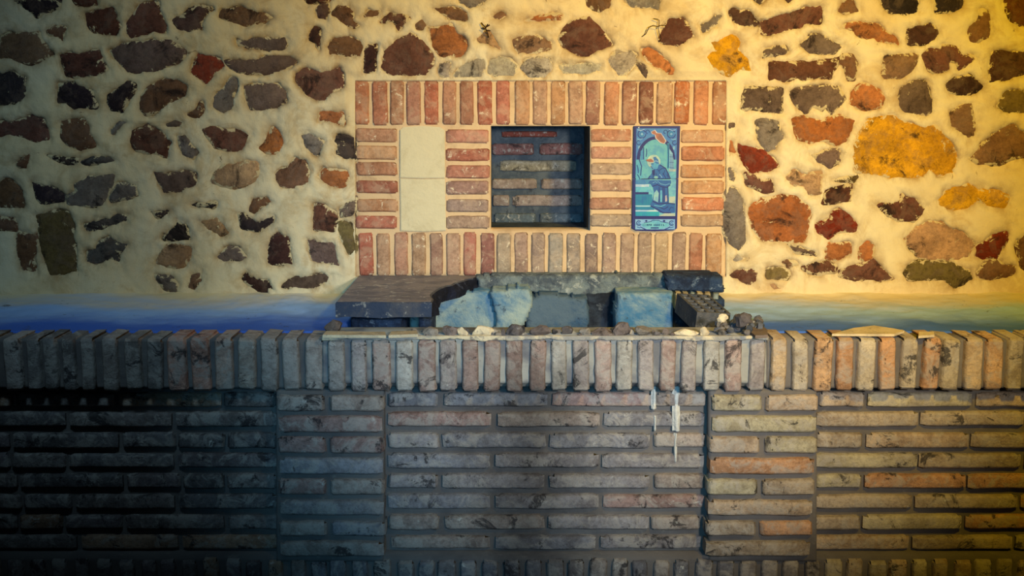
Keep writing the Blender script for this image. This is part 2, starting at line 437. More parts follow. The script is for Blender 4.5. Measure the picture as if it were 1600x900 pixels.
# ------------------------------------------------------------------ stones of the back wall (outlines measured on the wall)
CR = {'A': (0, 0, 3.75), 'B': (280, 0, 3.75), 'C': (0, 220, 3.75), 'D': (280, 220, 3.75), 'E': (560, 0, 3.75), 'F': (840, 0, 3.75),
      'G': (1100, 0, 4.5), 'H': (1350, 0, 4.5), 'I': (1100, 180, 4.5), 'J': (1350, 180, 4.5), 'K': (1100, 340, 4.5), 'L': (1350, 340, 4.5)}
PAL = {'blk': (52, 42, 42), 'mar': (112, 72, 56), 'brn': (134, 98, 70), 'pur': (116, 96, 84), 'gry': (140, 130, 118), 'red': (142, 58, 36),
       'ora': (186, 116, 66), 'och': (226, 166, 28), 'tan': (186, 146, 104), 'lgy': (186, 174, 150), 'dgy': (98, 92, 86), 'olv': (122, 104, 62), 'drk': (84, 58, 50)}
STONES = '''
A blk 60,0 350,0 345,50 280,60 215,110 170,70 120,30
A brn 275,180 330,155 398,152 380,195 365,240 335,220 280,205
A brn 0,220 50,195 230,190 265,260 310,315 220,365 180,378 100,360 0,335
A mar 505,85 560,60 670,30 680,110 705,150 680,200 600,195 545,190 510,150
A mar 745,140 820,20 930,15 970,150 970,185 850,200 770,220 745,190
A mar 345,315 420,305 460,320 540,290 585,295 610,360 635,410 580,445 480,460 390,445 370,390
A pur 640,300 720,255 900,235 1000,250 1090,305 1075,345 920,415 790,435 740,425 660,335
A blk -40,430 80,430 148,455 145,560 120,600 -40,615
A blk 343,490 440,488 540,530 550,580 570,630 430,632 385,610 335,605
A blk 630,560 700,520 745,480 788,490 785,530 745,590 715,655 650,645 630,600
A brn 830,570 870,510 960,465 1040,455 1110,500 1085,560 990,600 900,660 855,675 830,640
A mar -40,720 100,700 190,675 250,700 285,780 280,815 215,828 100,795 -40,790
A brn 365,715 490,700 520,760 548,850 470,875 390,850 352,800
A mar 780,770 860,735 960,790 1000,830 975,925 890,900 800,880 775,840
A drk 1000,115 1060,90 1110,60 1150,30 1240,50 1200,100 1180,130 1190,170 1120,190 1040,170
A mar 410,-30 560,-30 565,30 500,30 440,20
A gry 1040,800 1080,790 1130,860 1160,890 1130,930 1070,910
A gry 650,760 700,710 740,715 690,750 655,785
A pur 975,730 1030,705 1065,720 1050,740 985,738
B pur 340,240 400,222 520,225 620,222 638,265 610,302 530,300 430,285 350,265
B pur 265,355 420,345 560,322 660,335 690,360 650,395 560,430 470,438 340,432 290,395
B red 110,315 190,325 245,350 262,385 230,420 160,487 62,428 85,370
B gry 300,445 335,450 340,500 320,560 325,620 260,665 195,640 200,570 260,510
B pur 370,495 500,485 585,490 630,545 632,600 540,635 420,640 385,570
B mar 680,430 740,395 830,415 930,395 970,440 970,510 900,545 850,590 770,585 720,540 685,480
B ora 820,655 850,640 965,655 965,722 820,715
B drk 755,220 790,150 825,170 832,240 820,295 790,260 750,240
B brn 860,275 900,220 990,205 1060,230 1080,270 1060,330 960,325 880,320
B drk 800,60 830,30 870,30 882,70 860,115 815,110
B brn 890,80 930,40 990,40 1025,80 1020,120 1055,150 1030,172 960,140
B mar 725,-20 880,-20 860,12 760,18
B brn 225,100 260,60 360,40 450,60 550,100 480,140 380,150 300,130
B mar 145,760 190,745 260,755 350,765 403,790 380,830 360,870 300,882 210,858 165,800
B ora 475,870 515,820 550,745 600,790 607,840 590,890 560,905 510,890
B gry 715,795 760,775 845,830 830,860 810,900 800,905 740,870
B blk 905,830 930,790 970,785 1030,800 1033,930 970,925 925,900 925,850
B brn 50,670 110,640 130,600 145,640 120,690 80,680
C blk 275,85 360,100 460,105 455,135 390,130 300,105
C dgy 480,125 540,100 640,95 670,115 600,130 500,135
C brn -40,240 50,222 110,260 138,310 130,385 60,390 -40,385
C blk 190,240 220,250 330,285 380,325 365,355 240,372 215,340
C gry 440,260 520,215 665,200 665,260 620,330 600,380 480,385 400,370 405,320 450,300
C gry 640,330 690,250 800,265 805,320 740,345 650,352
C pur 895,175 935,190 1000,195 1080,180 1140,200 1145,255 1060,300 960,305 930,240 905,205
C blk 885,415 940,420 995,400 950,440 920,450
C dgy 490,490 560,470 640,460 690,430 740,435 740,465 680,490 580,530 510,540
C dgy 510,650 560,620 575,580 640,570 690,600 742,610 720,645 690,660 700,710 650,690 560,730 505,715
C blk 940,580 980,540 1040,480 1090,490 1110,575 1000,590
C tan 925,690 950,630 990,600 1080,605 1130,625 1125,690 1050,745 970,735 920,715
C brn -40,430 25,450 90,455 95,525 -40,525
C brn 105,545 215,555 210,640 200,690 215,765 130,755 95,640
C olv 215,440 300,410 400,415 430,450 440,560 445,680 450,765 370,780 290,795 265,720 240,640 225,540
C brn 95,130 180,70 170,110 150,160 100,150
C gry 910,790 1000,800 1050,850 1030,890 960,870
D brn 45,860 70,790 130,770 130,810 90,880
D tan 190,240 220,180 265,140 310,150 390,125 450,130 465,180 440,230 380,265 310,270 240,255
D brn 555,190 590,165 640,150 680,98 740,120 760,180 755,240 690,278 600,268 565,225
D ora 825,205 850,160 900,165 980,175 995,220 975,270 900,268 835,240
D brn 415,380 450,340 520,325 540,355 480,395 440,425 415,410
D blk 350,430 385,430 420,470 450,495 510,460 560,440 560,465 520,500 460,530 410,525 360,510
D tan 115,465 180,455 225,452 270,500 288,540 240,560 160,520
D mar 795,370 850,368 925,440 910,535 850,525 795,520
D pur 945,400 980,360 1040,330 1038,440 945,445
D olv 930,475 1035,470 1038,640 1000,668 960,610 935,560
D pur 750,580 915,600 925,660 955,745 850,720 770,705
D drk 515,690 545,570 580,540 640,560 650,660 665,720 580,728 520,718
D pur 215,685 280,628 350,632 400,680 370,700 260,708
D drk 370,810 395,775 400,800 530,810 570,880 530,870 520,900 470,885 420,850
D pur 590,860 650,800 760,790 840,768 905,785 860,830 790,870 720,865
D blk 75,375 130,365 215,365 205,395 150,395
E drk 25,430 35,290 60,258 100,265 103,430
E brn 15,100 60,65 130,60 110,90 40,105
E mar 130,130 180,80 240,78 305,105 270,140 235,168 200,130
E brn 335,145 370,120 395,145 375,165 345,165
E mar 150,290 230,230 310,195 370,240 430,310 440,360 395,440 170,445 135,390 150,340
E ora 412,160 480,150 550,138 575,180 630,235 640,290 600,335 480,330 440,280
E brn 440,45 520,40 600,50 645,80 640,125 570,115 480,85
E gry 570,-20 750,-20 720,30 660,45 600,20
E tan 690,230 730,180 765,170 800,230 830,285 760,265 700,245
E brn 905,235 960,210 1060,215 1120,250 1140,290 1040,310 940,310 915,280
E brn 770,105 840,70 860,90 830,115
E ora 980,120 1050,95 1150,85 1200,90 1180,110 1050,125
E lgy 470,430 475,370 540,360 535,450 480,455
E lgy 550,440 620,370 690,340 740,335 745,380 720,450 560,455
E lgy 755,430 770,350 830,335 890,345 935,380 910,445 800,455
E lgy 955,395 985,345 1060,335 1120,340 1125,400 1090,455 1000,455
F mar 130,230 190,120 300,105 350,150 390,190 430,255 410,285 350,300 300,335 220,320 150,270
F brn 290,-20 430,-20 420,40 370,75 330,60 295,25
F gry 500,-20 720,-20 710,60 640,50 550,40
F mar 705,240 725,180 780,105 850,105 895,160 920,215 870,235 820,268 740,255
F lgy 410,350 470,300 540,290 578,320 570,380 510,440 470,440 430,390
F ora 610,285 660,280 730,330 800,400 800,440 760,440 640,360
F pur 580,370 620,375 650,420 640,465 600,430
F lgy 130,380 300,365 375,370 370,420 260,440 150,430
F gry 950,150 1000,130 1040,95 1070,95 1050,140 1020,160 970,195
G drk 170,80 205,55 260,75 310,65 340,110 372,160 350,180 260,180 190,150
G mar 395,160 560,90 820,38 828,90 815,165 700,170 690,200 560,225 450,248 395,230
G och 20,400 50,370 85,365 60,330 35,290 100,280 190,240 230,260 255,300 240,350 275,380 310,410 330,500 250,490 180,545 110,520 60,470
G pur 415,405 425,345 500,330 570,328 588,370 500,390
G pur 685,320 740,250 800,235 860,260 970,325 920,370 840,380 740,370
G mar 465,440 700,440 950,425 905,500 880,545 840,540 770,550 690,565 650,550 560,570 500,550 455,570 455,500
G brn 960,430 985,395 1040,390 1070,440 1075,500 1060,560 1020,560 1000,490
G pur 275,700 300,615 480,625 550,628 545,720 550,790 440,780 350,765 270,765
G pur 600,650 640,625 740,610 830,600 940,620 985,690 900,785 850,740 830,775 770,740 720,785 640,730
G ora 1040,725 1050,650 1110,580 1150,590 1240,640 1270,690 1240,755 1130,770
G brn 930,90 970,25 1050,-10 1060,40 1080,75 1000,100
G drk 525,-20 650,-20 590,28
G blk 310,-20 440,-20 400,25
G ora 945,210 980,170 1060,145 1130,165 1210,165 1290,225 1350,270 1365,310 1300,300 1220,285 1200,250 1150,270 1090,250 1050,205
I pur 165,100 170,55 200,45 235,55 215,90
H blk 110,-30 380,-30 375,85 300,105 200,95 150,70
H blk 485,-30 705,-30 690,50 620,85 510,95 495,40
H drk 305,210 390,175 470,165 520,200 530,245 480,290 400,315 320,310
H mar 410,390 460,355 540,360 560,320 650,335 685,400 760,395 775,415 720,460 665,490 640,430 590,430 590,490 480,518 450,480
H brn 745,210 800,150 830,65 875,75 890,180 870,260 800,295 750,285
H mar 990,-30 1165,-30 1165,180 1090,190 1010,140
H drk 905,370 1165,355 1165,510 1000,560 875,578 890,450
H brn 140,500 150,400 240,390 380,385 365,450 330,500 260,545 145,548
H pur 230,690 260,630 350,570 430,580 460,640 475,790 440,812 350,795 280,795 240,745
H drk 575,590 640,545 740,530 800,570 842,610 790,645 720,668 600,660
H brn 605,875 620,790 690,740 745,735 770,810 785,960 730,980 680,940 612,880
H olv 925,750 1000,640 1165,630 1165,800 1020,790 950,760
I gry 380,40 440,30 520,50 560,170 520,190 500,240 440,250 400,200 378,110
I ora 625,30 700,20 830,50 880,20 960,0 1060,40 1040,110 1000,190 940,210 840,180 740,190 650,160 640,90
I red 240,195 340,230 420,245 490,310 520,360 440,390 340,410 280,350 255,280
I pur 760,280 850,245 945,245 950,320 890,365 800,330
I mar 285,410 360,430 400,460 470,460 485,530 430,540 310,495
I tan 585,430 640,390 690,430 760,405 820,400 825,550 740,565 700,490 640,495
I ora 300,690 310,640 400,600 550,565 650,580 750,640 740,760 710,890 560,895 410,885 350,810 320,740
I mar 830,620 860,540 900,515 1035,490 1030,600 930,620
I red 785,770 900,730 910,670 950,655 1010,690 1080,770 1060,815 940,825 880,860 810,830
I gry 135,560 180,505 235,515 270,600 290,720 285,900 240,950 160,900 128,820 130,680
I gry 160,370 190,360 215,430 210,465 175,455
I ora 170,260 180,180 205,180 215,260
I olv 900,460 1000,435 1080,435 1060,465 920,470
J och -65,200 -20,110 40,40 120,20 210,15 310,60 420,85 500,70 560,130 620,210 650,310 620,400 500,425 460,380 420,430 350,440 200,440 60,420 -60,400 -70,300
J brn 750,310 820,220 900,150 1000,85 1060,65 1090,110 1165,120 1165,290 1040,300 960,345 800,335
J och 525,600 560,540 640,505 730,490 800,530 930,535 1020,580 990,655 900,640 800,600 720,650 640,660 540,640
J mar 115,635 210,630 260,600 270,565 370,590 370,620 425,655 400,700 350,745 230,735 160,690
K mar 160,405 220,370 330,355 375,390 365,440 320,468 220,440
K pur 600,195 660,205 780,235 790,270 720,262 630,245
K brn 545,315 580,290 650,320 600,345
K olv 430,360 540,345 590,370 610,400 580,435 435,435
K mar 695,360 760,320 870,312 930,340 920,385 820,400 730,385
K ora 850,220 880,180 1030,180 1035,250 930,300 860,290
K mar 960,380 1050,345 1125,315 1180,275 1260,360 1345,430 1270,445 1180,430 1060,430 965,410
K ora 1090,290 1095,220 1150,165 1190,200 1180,280 1130,300
K lgy 190,295 240,262 280,290 220,310
K tan 455,470 490,460 540,500 490,510
L tan 290,160 360,80 470,20 560,40 600,60 700,90 780,180 740,270 650,290 470,300 370,270 310,190
L olv 280,390 340,320 450,305 600,310 740,370 770,430 700,480 640,500 560,440 420,440 310,440
L red 780,270 800,190 900,140 1000,100 1005,160 960,230 930,285 830,290
L brn 800,380 850,320 920,290 980,330 1070,345 1065,390 960,420 820,440 795,410
L brn 1065,200 1125,120 1165,130 1165,400 1100,350
'''
stones = []
for ln in STONES.strip().splitlines():
    p = ln.split(); ox, oy, s = CR[p[0]]
    stones.append((p[1], [(ox + float(a.split(',')[0]) / s, oy + float(a.split(',')[1]) / s) for a in p[2:]]))
# the wall goes on beyond both sides of the view with more of the same stones
extra = []
for c, poly in stones:
    mx = max(p[0] for p in poly); mn = min(p[0] for p in poly)
    if mn > 8 and mx < 230: extra.append((c, [(-p[0] - 4, p[1]) for p in poly]))
    if mn > 1390 and mx < 1592: extra.append((c, [(3204 - p[0], p[1]) for p in poly]))

# ------------------------------------------------------------------ back wall
def axis(lo, d0, d1, hi, step):
    a = np.arange(d0, d1 + 0.1, step)
    return np.concatenate([np.linspace(lo, d0 - step * 4, 12), a, np.linspace(d1 + step * 4, hi, 12)])
wx = axis(-900, -225, 1825, 2500, 2.6)
wy = np.concatenate([np.linspace(-700, -40, 14), np.arange(-30, 476, 2.6)])
WPX, WPY = np.meshgrid(wx, wy)
SD = np.full(WPX.shape, 60.0)
for c, poly in stones + extra:
    xs = [p[0] for p in poly]; ys = [p[1] for p in poly]
    i0, i1 = np.searchsorted(wx, [min(xs) - 26, max(xs) + 26]); j0, j1 = np.searchsorted(wy, [min(ys) - 26, max(ys) + 26])
    sl = (slice(j0, j1), slice(i0, i1))
    if j1 > j0 and i1 > i0:
        SD[sl] = np.minimum(SD[sl], sdist(WPX[sl], WPY[sl], poly))
NOISE_R = fbm(WPX, WPY, 16, 5, 21) * 7.0 + fbm(WPX, WPY, 5, 2, 27) * 1.5
def wall_h(px, py):
    sd = SD + NOISE_R
    out = 0.011 * (1 - np.exp(-np.clip(sd, 0, 60) / 7.0))
    inn = -0.030 * np.clip(-sd / 5.0, 0, 1)
    h = np.where(sd > 0, out, inn) - 0.002
    h = h + 0.010 * fbm(px, py, 120, 3, 3) + 0.005 * fbm(px, py, 30, 4, 4) + 0.0012 * fbm(px, py, 7, 2, 6)
    fr = np.maximum(np.maximum(552 - px, px - 1138), 122 - py)          # plaster feathers out against the brick surround
    h = np.where(fr < 14, h * np.clip(fr / 14, 0, 1) + 0.002, h)
    return h
def wall_mask(cx, cy):
    return ~((cx > 560) & (cx < 1130) & (cy > 130)) & ~((cx > 556) & (cx < 1134) & (cy > 126) & (cy < 432))
wall = link('wall_back', grid_mesh('wall_back', wx, wy, YW + 0.004, wall_h, wall_mask, depth=0.22, rim=lambda a, b: np.exp(-np.clip(SD + NOISE_R, 0, 60) / 9.0)), M_PLASTER)
wall['kind'] = 'structure'; wall['label'] = 'rough rubble stone wall pointed with yellowed cream plaster'
for n, (c, poly) in enumerate(stones + extra):
    xs = [p[0] for p in poly]; ys = [p[1] for p in poly]
    st = 4.0 if (max(xs) - min(xs)) * (max(ys) - min(ys)) > 1500 else 3.0
    gx = np.arange(min(xs) - 7, max(xs) + 7 + st, st); gy = np.arange(min(ys) - 7, max(ys) + 7 + st, st)
    cache = {}
    size = min(max(xs) - min(xs), max(ys) - min(ys))
    bulge = RND.uniform(0.003, 0.010); lift = RND.uniform(-0.001, 0.003); tx = RND.uniform(-0.004, 0.004); ty = RND.uniform(-0.004, 0.004)
    cxp, cyp = sum(xs) / len(xs), sum(ys) / len(ys)
    def sh(px, py):
        sd = sdist(px, py, poly)
        d = np.clip(-sd / (0.35 * size + 2), 0, 1)
        h = lift + bulge * np.sqrt(d) + tx * (px - cxp) / 40 + ty * (py - cyp) / 40
        facet = fbm(px, py, 22, 2, 40 + n); rough = fbm(px, py, 8, 3, 60 + n)
        return h + 0.004 * np.round(facet * 3) / 3 * d + 0.0022 * rough - 0.01 * np.clip(sd / 6, 0, 1)
    me = grid_mesh('stone', gx, gy, YW + 0.004, sh, lambda a, b: sdist(a, b, poly) < 6.5, depth=0.05, rim=lambda a, b: np.clip(1 + sdist(a, b, poly) / 5.0, 0, 1.0))
    dv = RND.uniform(-12, 12); col = tuple(max(0, min(255, v + dv + RND.uniform(-2, 2))) for v in PAL[c])
    link('stone', me, M_STONE, wall, col)

# ground in front, below the view
fl = link('floor', box_mesh('floor', -3.2, 3.2, -1.5, 3.7, -0.1, 0.0), M_EARTH); fl['kind'] = 'structure'

# ------------------------------------------------------------------ brick surround with niche
sur = empty('brick_niche_surround')
tag(sur, 'square surround of orange bricks built into the stone wall around a small dark niche', 'niche')
NX0, NX1, NY0, NY1 = 765.5, 921, 196, 362
def bed_h(px, py):
    e = np.minimum.reduce([px - 554, 1136 - px, py - 124, 434 - py])
    return 0.0015 * fbm(px, py, 20, 4, 70) - 0.007 + np.clip((6 - e) / 6, 0, 1) * -0.004
link('mortar_bed', grid_mesh('mortar_bed', np.arange(554.5, 1136, 4.0), np.arange(125, 434, 4.0), YW, bed_h,
     lambda a, b: ~((a > NX0) & (a < NX1) & (b > NY0) & (b < NY1)), depth=0.10), M_MORTC, sur)
top_x = [(554.4, 575.5), (582, 604.5), (610, 630), (635.6, 656.7), (663, 684.5), (692, 712), (719, 739), (746.7, 769), (775.5, 796), (805, 826.7), (833, 854.7),
         (861, 882.7), (889, 910), (916, 937), (945, 966.7), (973, 994.7), (999.5, 1021), (1026.7, 1050.7), (1054.7, 1077), (1085, 1106.7), (1114, 1136)]
top_c = [(190, 110, 70), (185, 110, 80), (190, 135, 100), (150, 95, 75), (180, 95, 70), (185, 130, 100), (170, 115, 90), (175, 85, 60), (175, 95, 75), (190, 140, 100),
         (185, 145, 115), (190, 140, 95), (175, 135, 105), (165, 115, 95), (185, 120, 80), (165, 110, 85), (125, 75, 60), (190, 145, 105), (205, 115, 65), (200, 125, 80), (180, 120, 80)]
for (a, b), c in zip(top_x, top_c):
    brick(a, b, 127 + RND.uniform(-1, 1), 194.5 + RND.uniform(-1, 1), YW, 0.09, sur, MB_FRAME, c)
bot_x = [(561, 582.7), (589, 608.5), (617, 637), (644, 664.5), (672.5, 691), (698, 718.7), (725, 743.6), (751.6, 772), (777, 798), (804, 824), (831, 851), (858, 879), (886, 906),
         (915, 933.8), (941.8, 962), (970, 990.7), (997.4, 1018), (1023.6, 1044), (1051, 1071.6), (1077.8, 1097.4), (1103.6, 1127)]
bot_c = [(175, 85, 65), (185, 145, 110), (175, 125, 100), (185, 150, 115), (150, 115, 100), (165, 130, 105), (160, 90, 75), (120, 70, 65), (150, 140, 120), (150, 125, 110), (140, 125, 115),
         (135, 135, 125), (145, 140, 130), (130, 115, 110), (150, 125, 110), (165, 140, 120), (160, 140, 120), (195, 170, 130), (165, 140, 120), (180, 115, 85), (195, 145, 95)]
for (a, b), c in zip(bot_x, bot_c):
    brick(a, b, 364.5 + RND.uniform(-1, 1), 431, YW, 0.09, sur, MB_FRAME, c)
cols = [((557, 620), [(201, 222), (228, 249), (254, 274), (282.5, 301.5), (312, 331), (338, 357)], [(185, 130, 95), (195, 145, 100), (190, 130, 95), (150, 80, 60), (190, 130, 85), (170, 85, 65)]),
        ((697.5, 763.5), [(203, 223), (233, 251.5), (259, 278.5), (283, 303.5), (312, 331), (338, 357)], [(180, 115, 95), (170, 90, 70), (175, 110, 90), (160, 125, 115), (155, 135, 125), (165, 140, 120)]),
        ((923, 986.5), [(202, 221.5), (229, 248), (255, 273), (281, 299.5), (309, 327), (335, 354)], [(190, 130, 100), (185, 130, 105), (175, 150, 125), (170, 130, 105), (170, 120, 95), (155, 140, 120)]),
        ((1065, 1131), [(203, 223), (229, 251), (258, 278), (283, 303), (309, 329), (336, 354)], [(195, 145, 105), (205, 130, 90), (205, 145, 95), (205, 150, 100), (200, 120, 80), (195, 160, 120)])]
for (a, b), rows, cc in cols:
    for (y0, y1), c in zip(rows, cc):
        brick(a + RND.uniform(-1, 1), b + RND.uniform(-1, 1), y0, y1, YW, 0.09, sur, MB_FRAME, c)
# the niche itself
YN = YW + 0.27
xl, xr = W(NX0, 280, YW)[0], W(NX1, 280, YW)[0]; zt, zb = W(800, NY0, YW)[2], W(800, NY1, YW)[2]
bm = bmesh.new()
box_bm(bm, xl - 0.05, xl, YW + 0.02, YN + 0.05, zb - 0.05, zt + 0.05); box_bm(bm, xr, xr + 0.05, YW + 0.02, YN + 0.05, zb - 0.05, zt + 0.05)
box_bm(bm, xl, xr, YW + 0.02, YN + 0.05, zb - 0.05, zb); box_bm(bm, xl, xr, YW + 0.02, YN + 0.05, zt, zt + 0.05); box_bm(bm, xl, xr, YN, YN + 0.05, zb, zt)
me = bpy.data.meshes.new('niche'); bm.to_mesh(me); bm.free()
niche = link('niche', me, M_NMORT, sur); niche['label'] = 'soot-blackened niche lining'
N0 = lambda x: 740 + x / 4.286
N1 = lambda y: 170 + y / 4.286
for y0, y1, xsn, c in [(150, 190, [(190, 560)], (120, 60, 50)), (232, 310, [(125, 405), (440, 728)], (140, 100, 95)), (345, 420, [(175, 685)], (150, 146, 130)),
                       (470, 540, [(118, 420), (450, 728)], (150, 135, 125)), (580, 655, [(128, 240), (260, 725)], (146, 132, 124)), (700, 765, [(138, 415), (440, 722)], (100, 112, 118))]:
    for a, b in xsn:
        brick(N0(a), N0(b), N1(y0), N1(y1), YN - 0.012, 0.03, niche, M_NICHEBRICK, c, 1.1)

# ------------------------------------------------------------------ the blank tile panel and the painted one
def tile_quad(name, pts, Y, th, mat, parent):
    bm = bmesh.new()
    f = [bm.verts.new(W(x, y, Y)) for x, y in pts]; b = [bm.verts.new((v.co.x, v.co.y + th, v.co.z)) for v in f]
    n = len(f); bm.faces.new(f[::-1]); bm.faces.new(b)
    for i in range(n): bm.faces.new((f[i], f[(i + 1) % n], b[(i + 1) % n], b[i]))
    bmesh.ops.recalc_face_normals(bm, faces=bm.faces)
    ed = [e for e in bm.edges if abs(e.verts[0].co.y - Y) < 1e-5 and abs(e.verts[1].co.y - Y) < 1e-5]
    bmesh.ops.bevel(bm, geom=ed, offset=0.0018, segments=2, affect='EDGES')
    me = bpy.data.meshes.new(name); bm.to_mesh(me); bm.free()
    return link(name, me, mat, parent)
bl = empty('blank_tile_panel'); tag(bl, 'blank cream tile panel set into the bricks left of the dark niche', 'tile panel')
tile_quad('tile', [(625, 203), (630, 198.5), (660, 196.5), (688, 198.5), (695, 203.5), (695.5, 278), (660, 278.6), (625, 277.5)], YW - 0.001, 0.012, M_BLANK, bl)
tile_quad('tile', [(625, 279), (660, 280), (695.5, 279.4), (697, 360), (660, 362), (626, 360.5)], YW - 0.0005, 0.012, M_BLANK, bl)

pt = empty('painted_tile_panel'); tag(pt, 'blue and white glazed tile panel of a kneeling robed figure under an arch', 'tile panel')
NAVY = (14, 22, 112); MID = (30, 100, 176); AQ = (112, 198, 204); PALE = (150, 206, 228); TEAL = (12, 140, 178); CRM = (204, 216, 190); TERRA = (196, 118, 80); DK = (10, 56, 132)
t1 = tile_quad('tile', [(990.5, 197), (1063, 197), (1060.3, 279), (988.8, 279)], YW - 0.004, 0.012, glaze(NAVY), pt)
t2 = tile_quad('tile', [(988.7, 279.8), (1060.2, 279.8), (1058, 357), (1052, 360), (1025, 361.5), (994, 360.5), (987.5, 357)], YW - 0.004, 0.012, glaze(NAVY), pt)
class Paint:
    def __init__(self): self.v = []; self.f = []; self.m = []; self.mats = []; self.k = 0
    def poly(self, pts, col):
        self.k += 1
        Y = YW - 0.0042 - 0.00006 * self.k
        b = len(self.v); self.v += [W(x, y, Y) for x, y in pts]; self.f.append(list(range(b, b + len(pts))))
        if col not in self.mats: self.mats.append(col)
        self.m.append(self.mats.index(col))
    def rect(self, x0, y0, x1, y1, col): self.poly([(x0, y0), (x1, y0), (x1, y1), (x0, y1)], col)
    def ell(self, cx, cy, rx, ry, col, a0=0, a1=360, n=20):
        full = a1 - a0 >= 360
        self.poly([(cx + rx * math.cos(math.radians(a0 + (a1 - a0) * i / (n if full else n - 1))), cy + ry * math.sin(math.radians(a0 + (a1 - a0) * i / (n if full else n - 1)))) for i in range(n)], col)
    def line(self, pts, wd, col):
        L = []; R = []
        for i, (x, y) in enumerate(pts):
            a = pts[max(0, i - 1)]; c = pts[min(len(pts) - 1, i + 1)]
            dx, dy = c[0] - a[0], c[1] - a[1]; d = math.hypot(dx, dy) or 1
            L.append((x - dy / d * wd / 2, y + dx / d * wd / 2)); R.append((x + dy / d * wd / 2, y - dx / d * wd / 2))
        self.poly(L + R[::-1], col)
    def ring(self, cx, cy, r, wd, col, a0=0, a1=330):
        self.line([(cx + r * math.cos(math.radians(a0 + (a1 - a0) * i / 14)), cy + r * math.sin(math.radians(a0 + (a1 - a0) * i / 14))) for i in range(15)], wd, col)
    def build(self, name, parent):
        me = bpy.data.meshes.new(name); me.from_pydata(self.v, [], self.f)
        for c in self.mats: me.materials.append(glaze(c))
        me.polygons.foreach_set('material_index', self.m)
        bm = bmesh.new(); bm.from_mesh(me)
        for f in bm.faces:
            f.normal_update()
            if f.normal.y > 0: f.normal_flip()
        bm.to_mesh(me); bm.free()
        return link(name, me, None, parent)
q1 = lambda x, y: (985 + x / 9.47, 190 + y / 9.47)
q2 = lambda x, y: (985 + x / 9.47, 270 + y / 9.47)
p = Paint()      # upper tile
p.poly([(994.5, 200.5), (1058, 200.5), (1056.5, 279), (993, 279)], (74, 146, 208))
for sx, cx in ((1, 1003), (-1, 1049)):      # scroll ornament in the spandrels
    p.ring(cx, 209.5, 6.2, 1.5, DK); p.ring(cx, 209.5, 3.4, 1.4, (30, 140, 180), 40, 330); p.ell(cx, 209.5, 1.7, 1.8, PALE)
    p.ring(cx - 5 * sx, 223, 3.2, 1.2, DK, 20, 300); p.ring(cx + 9 * sx, 206, 2.8, 1.1, DK, 90, 380); p.ell(cx - 4 * sx, 231, 2.0, 3.0, PALE)
    p.line([(cx - 7 * sx, 202.5), (cx - 2 * sx, 204), (cx + 4 * sx, 202)], 1.0, (200, 232, 246)); p.line([(cx - 7 * sx, 217), (cx - 3 * sx, 218.5), (cx + 1 * sx, 216.5)], 1.2, PALE)
ARC = [(1025 + 30 * math.cos(math.radians(a)), 249.5 - 36.5 * math.sin(math.radians(a))) for a in range(0, 181, 9)]
p.poly(ARC, NAVY)
ARC2 = [(1024.6 + 24.6 * math.cos(math.radians(a)), 249.5 - 31.5 * math.sin(math.radians(a))) for a in range(0, 181, 9)]
p.poly(ARC2, AQ)
p.poly([(993.6, 249.5), (1057, 249.5), (1056.4, 279), (993, 279)], AQ)
p.poly([q1(80, 570), q1(110, 560), q1(150, 600), q1(170, 700), q1(180, 840), q1(80, 870)], (96, 190, 212)); p.line([q1(130, 560), q1(165, 660), q1(150, 800)], 1.6, DK)
p.poly([q1(150, 440), q1(205, 380), q1(205, 560), q1(150, 570)], (70, 160, 200)); p.line([q1(195, 380), q1(195, 560)], 1.4, DK)
p.poly([q1(545, 320), q1(575, 320), q1(575, 680), q1(545, 700)], (60, 170, 200))
p.poly([q1(578, 400), q1(625, 470), q1(640, 560), q1(640, 700), q1(580, 700)], PALE)
for yy in (520, 600, 680): p.line([q1(578, yy), q1(640, yy + 4)], 0.7, DK)
for xx in (600, 628): p.line([q1(xx, 480), q1(xx, 700)], 0.7, DK)
p.rect(1045.5, 264, 1056.3, 268, CRM); p.rect(1045.5, 268.2, 1056.3, 279, (120, 208, 214))
p.ell(*q1(345, 590), 10.5, 10.5, (206, 232, 196)); p.ell(*q1(340, 595), 7.5, 8, CRM)
p.poly([q1(400, 640), q1(440, 630), q1(520, 690), q1(570, 780), q1(600, 843), q1(250, 843), q1(290, 800), q1(330, 740), q1(350, 690)], (38, 112, 180))
p.poly([q1(300, 620), q1(360, 600), q1(425, 620), q1(400, 700), q1(350, 700), q1(310, 660)], (96, 186, 214))
p.poly([q1(335, 530), q1(370, 518), q1(410, 560), q1(425, 620), q1(395, 625), q1(360, 600)], (52, 120, 184)); p.line([q1(350, 590), q1(380, 580), q1(415, 600)], 1.3, PALE)
p.line([q1(310, 625), q1(345, 625)], 1.2, DK)
p.line([q1(420, 730), q1(470, 690), q1(520, 690)], 1.3, DK); p.line([q1(440, 640), q1(520, 690), q1(560, 770), q1(590, 843)], 1.5, NAVY); p.poly([q1(320, 720), q1(360, 710), q1(365, 790), q1(330, 800)], NAVY)
p.line([q1(290, 800), q1(270, 843)], 1.2, NAVY); p.line([q1(380, 760), q1(400, 843)], 1.0, DK); p.line([q1(480, 760), q1(530, 843)], 1.2, DK); p.ell(*q1(380, 825), 3, 2.2, (150, 210, 190)); p.line([q1(430, 780), q1(470, 830)], 1.4, PALE)
p.poly([q1(230, 565), q1(300, 548), q1(345, 580), q1(335, 600), q1(290, 598), q1(240, 585)], TERRA)
p.poly([q1(300, 150), q1(365, 120), q1(400, 165), q1(455, 168), q1(490, 215), q1(535, 290), q1(500, 332), q1(440, 315), q1(370, 250), q1(360, 195), q1(320, 185)], (236, 226, 214))
